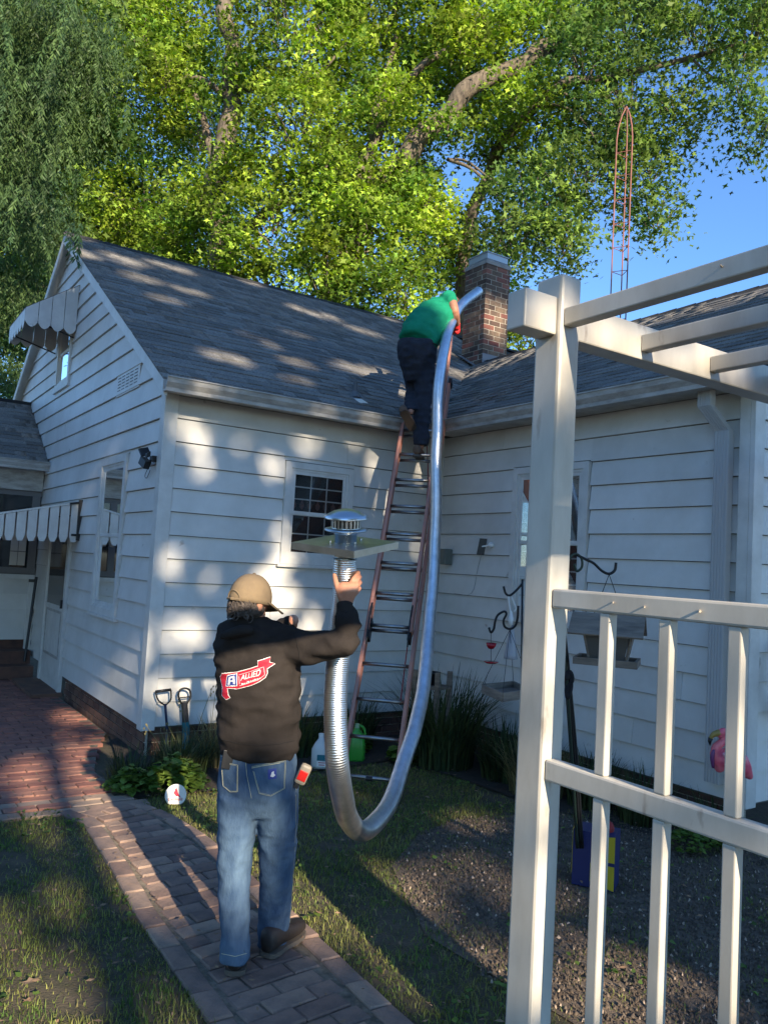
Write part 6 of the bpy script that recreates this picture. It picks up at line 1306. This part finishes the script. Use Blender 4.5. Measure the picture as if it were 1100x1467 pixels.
# trees behind the camera: their crowns filter the low sun on to house, path and lawn
# sunlit spots: a point in the yard, and the half width and height of the gap in the leaves that lets the sun reach it
SPOTS = [tuple(at(512, 1190, 4.0))+(.13, .13), tuple(at(484, 1080, 3.42))+(.09, .16), tuple(at(497, 850, 3.3))+(.12, .10),
 (-.80,-1.7,0,.17,.26),(-.75,-.35,0,.30,.20),(-.45,.9,0,.16,.10),(-1.3,-3.9,0,.26,.12),(.25,-3.2,0,.36,.12),(1.6,-2.4,0,.25,.045),(1.1,-3.2,0,.3,.035),(.75,-4.45,0,.22,.13),(-.2,-1.05,.12,.22,.13),(.0,-2.2,0,.16,.09),(-1.15,-2.7,0,.12,.05),
 (0.28, 0, 3.0, 0.15, 0.09),
 (0.23, 0, 2.77, 0.16, 0.11),
 (0.34, 0, 2.5, 0.09, 0.18),
 (0.7, 0, 2.72, 0.09, 0.07),
 (1.02, 0, 2.55, 0.15, 0.12),
 (1.17, 0, 1.75, 0.14, 0.25),
 (1.12, 0, 1.36, 0.24, 0.26),
 (1.37, 0, 2.85, 0.13, 0.13),
 (1.87, 0, 2.95, 0.09, 0.09),
 (2.14, 0, 2.69, 0.1, 0.14),
 (2.75, 0, 2.72, 0.08, 0.12),
 (2.73, 0, 1.9, 0.09, 0.09),
 (2.3, 0, 2.3, 0.1, 0.12),
 (1.5, 0, 1.05, 0.14, 0.2),
 (1.35, 0, 0.8, 0.2, 0.12),
 (1.42, 0, 0.42, 0.12, 0.1),
 (0.12, 0, 0.52, 0.1, 0.1),
 (0.13, 0, 1.64, 0.1, 0.13),
 (0.27, 0, 1.03, 0.19, 0.13),
 (0.5, 0, 1.45, 0.07, 0.07),
 (-0.007, 0.9, 0.435, 0.1, 0.34),
 (0.012, 0.6, 2.737, 0.06, 0.13),
 (-0.03, 2, 2.55, 0.06, 0.1),
 (0.01, 1, 1.045, 0.03, 0.18),
 (-0.04, 4, 5.08, 0.2, 0.16),
 (-0.238, 2.75, 1.686, 0.07, 0.18),
 (0.62, 0, 0.3, 0.12, 0.1),
 (-0.752, -3.6, 1.628, 0.28, 0.12),
 (-0.692, -3.6, 1.098, 0.3, 0.24),
 (-0.772, -3.6, 0.358, 0.17, 0.15),
 (-0.419, -3.7, 1.049, 0.08, 0.5),
 (0.286, -4.77, 2.592, 0.62, 0.11),
 (-0.216, -4.8, 2.444, 0.12, 0.22),
 (-0.166, -4.8, 1.444, 0.16, 0.33),
 (-0.176, -4.8, 0.594, 0.13, 0.17),
 (-0.224, -3.2, 0.296, 0.12, 0.12),
 (-0.92, -0.86, -0.002, 0.189, 0.308),
 (-0.174, 1.8, -0.009, 0.176, 0.168),
 (-0.767, -2.1, 0.001, 0.162, 0.28),
 (-0.024, -3.2, -0.004, 0.432, 0.14),
 (-1.395, -3.5, -0.032, 0.27, 0.168),
 (-1.496, -2.8, -0.016, 0.162, 0.098),
 (1.525, -2.5, -0.007, 0.216, 0.07),
 (0.425, -4.5, 0.003, 0.176, 0.196),
 (0.097, -0.9, 0.235, 0.13, 0.1),
 (-0.034, -1.35, -0.003, 0.121, 0.14),
 (-0.061, -2.3, -0.018, 0.27, 0.098),
 (-1.182, -2.6, 0.003, 0.135, 0.084),
 (0.17, -4, 0.0, 0.297, 0.07),
 (1.055, -3.5, -0.032, 0.27, 0.056),
 (0.493, 3.62, 5.435, 0.24, 0.22),
 (1.234, 3.92, 5.612, 0.3, 0.13),
 (0.504, 2.91, 5.02, 0.22, 0.14),
 (1.098, 2.83, 4.973, 0.25, 0.1),
 (0.77, 0.58, 3.646, 0.26, 0.13),
 (1.691, 0.87, 3.818, 0.18, 0.1),
 (1.512, 1.32, 4.084, 0.12, 0.09),
 (1.297, 1.52, 4.203, 0.09, 0.06),
 (2.407, 1.1, 3.954, 0.2, 0.14),
 (3.133, 3.34, 5.269, 0.34, 0.15),
 (3.811, 3.01, 5.079, 0.34, 0.13),
 (1.422, 0.32, 3.492, 0.18, 0.06),
 (0.604, 2.21, 4.606, 0.15, 0.1),
 (2.14, 2.01, 4.487, 0.2, 0.07),
 (2.599, -0.3, 4.372, 0.24, 0.34),
 (5.35, 0, 4.7, 0.45, 0.95),
 (4.805, 1.5, 4.492, 0.5, 0.22),
 (5.557, 2.25, 5.489, 0.36, 0.27),
 (4.33, -1, 3.855, 0.3, 0.05),
 (2.084, -0.8, 2.804, 0.06, 0.08),
 (2.829, -0.3, 4.022, 0.1, 0.3),
 (-0.72, -0.5, 0, 0.22, 0.18),
 (-0.75, -1.6, 0, 0.1, 0.16),
 (-0.62, -2.6, 0, 0.12, 0.22),
 (0.0, -3.9, 0, 0.16, 0.1),
 (0.75, -3.1, 0, 0.3, 0.05),
 (-0.35, 0.2, 0, 0.12, 0.16),
 (0.9, -1.6, 0, 0.2, 0.05),
 (-1.25, -4.2, 0, 0.15, 0.1)]
GAPS = [(x-y*TA, z+y*TE, ra, rb) for x, y, z, ra, rb in SPOTS]
GA = np.array(GAPS)
def SCG(ga, gb): return 1.36 if gb > 3.3 else (1.14 if gb > .2 else 1.3)
def gobo(name, label, a0, a1, x_tr, n):
    t = thing(name, (x_tr, -22, 0), label, 'tree')
    x = rng.uniform(a0, a1, n); y = rng.uniform(-24.2, -20.6, n); b = rng.uniform(-3.2, 8.6, n); a = x.copy(); X = a+y*TA; Z = b-y*TE
    top = 8.0+.35*np.sin(a*2.3)+.25*np.sin(a*5.1+1); keep = b < top
    keep &= ~((a < -1.3) & (b > 40))
    for ga, gb, ra, rb in GAPS:
        w_ = SCG(ga, gb)+.22*np.sin(np.arctan2(b-gb, a-ga)*3+ga*7); dd_ = ((a-ga)/(ra*w_))**2+((b-gb)/(rb*w_))**2+.42*np.sin(a*31+ga*9)*np.sin(b*27+gb*5)+.22*np.sin(a*67+b*41); keep &= (dd_ > 1) | (rng.random(n) < .035)
    keep &= Z > 1.5
    X, y, Z = X[keep], y[keep], Z[keep]; P = np.stack([X, y, Z], 1); Q, F_, k = stars(P, .17, .2, .75, False)
    link('crown', npmesh('crown', Q, F_, np.repeat(rng.uniform(-1, 1, len(P)), k)), oakd_m, t)
    wood(t, [([Vector((x_tr, -22, 0)), Vector((x_tr+.1, -22, 4)), Vector((x_tr, -22.2, 8)), Vector((x_tr+.3, -22.3, 13))], .30, .10)])
    return t
gobo('maple_tree', 'broad leafy tree behind the viewer shading the patio side of the yard', -5.5, .9, -3.5, 120000)
gobo('maple_tree', 'broad leafy tree behind the viewer shading the middle of the house', .9, 4.2, 1.9, 75000)
gobo('maple_tree', 'broad leafy tree behind the viewer shading the right wing of the house', 4.2, 9.5, 7.3, 95000)
tL = thing('maple_tree', (-12.5, -4, 0), 'added unseen tree left of the yard, darkening the side walls and window reflections', 'tree')  # added out of view to dim the side walls and window reflections
_, P_, T_ = cluster_points((-12.5, -4.5, 5.2), (2.6, 0, 0), (0, 5.5, 0), (0, 0, 4.0), 620, 30, .55, .3); Q_, F_, k_ = stars(P_, .42, .3, .7, False)
link('crown', npmesh('crown', Q_, F_, np.repeat(T_, k_)), oakd_m, tL); wood(tL, [([Vector((-12.5, -4, 0)), Vector((-12.4, -4.1, 2)), Vector((-12.6, -4.4, 5)), Vector((-12.4, -4.5, 8))], .35, .12)])
print('objects', len(bpy.data.objects), 'tris', sum(sum(len(p.vertices)-2 for p in o.data.polygons) for o in bpy.data.objects if o.type == 'MESH' and len(o.data.polygons) < 400000))
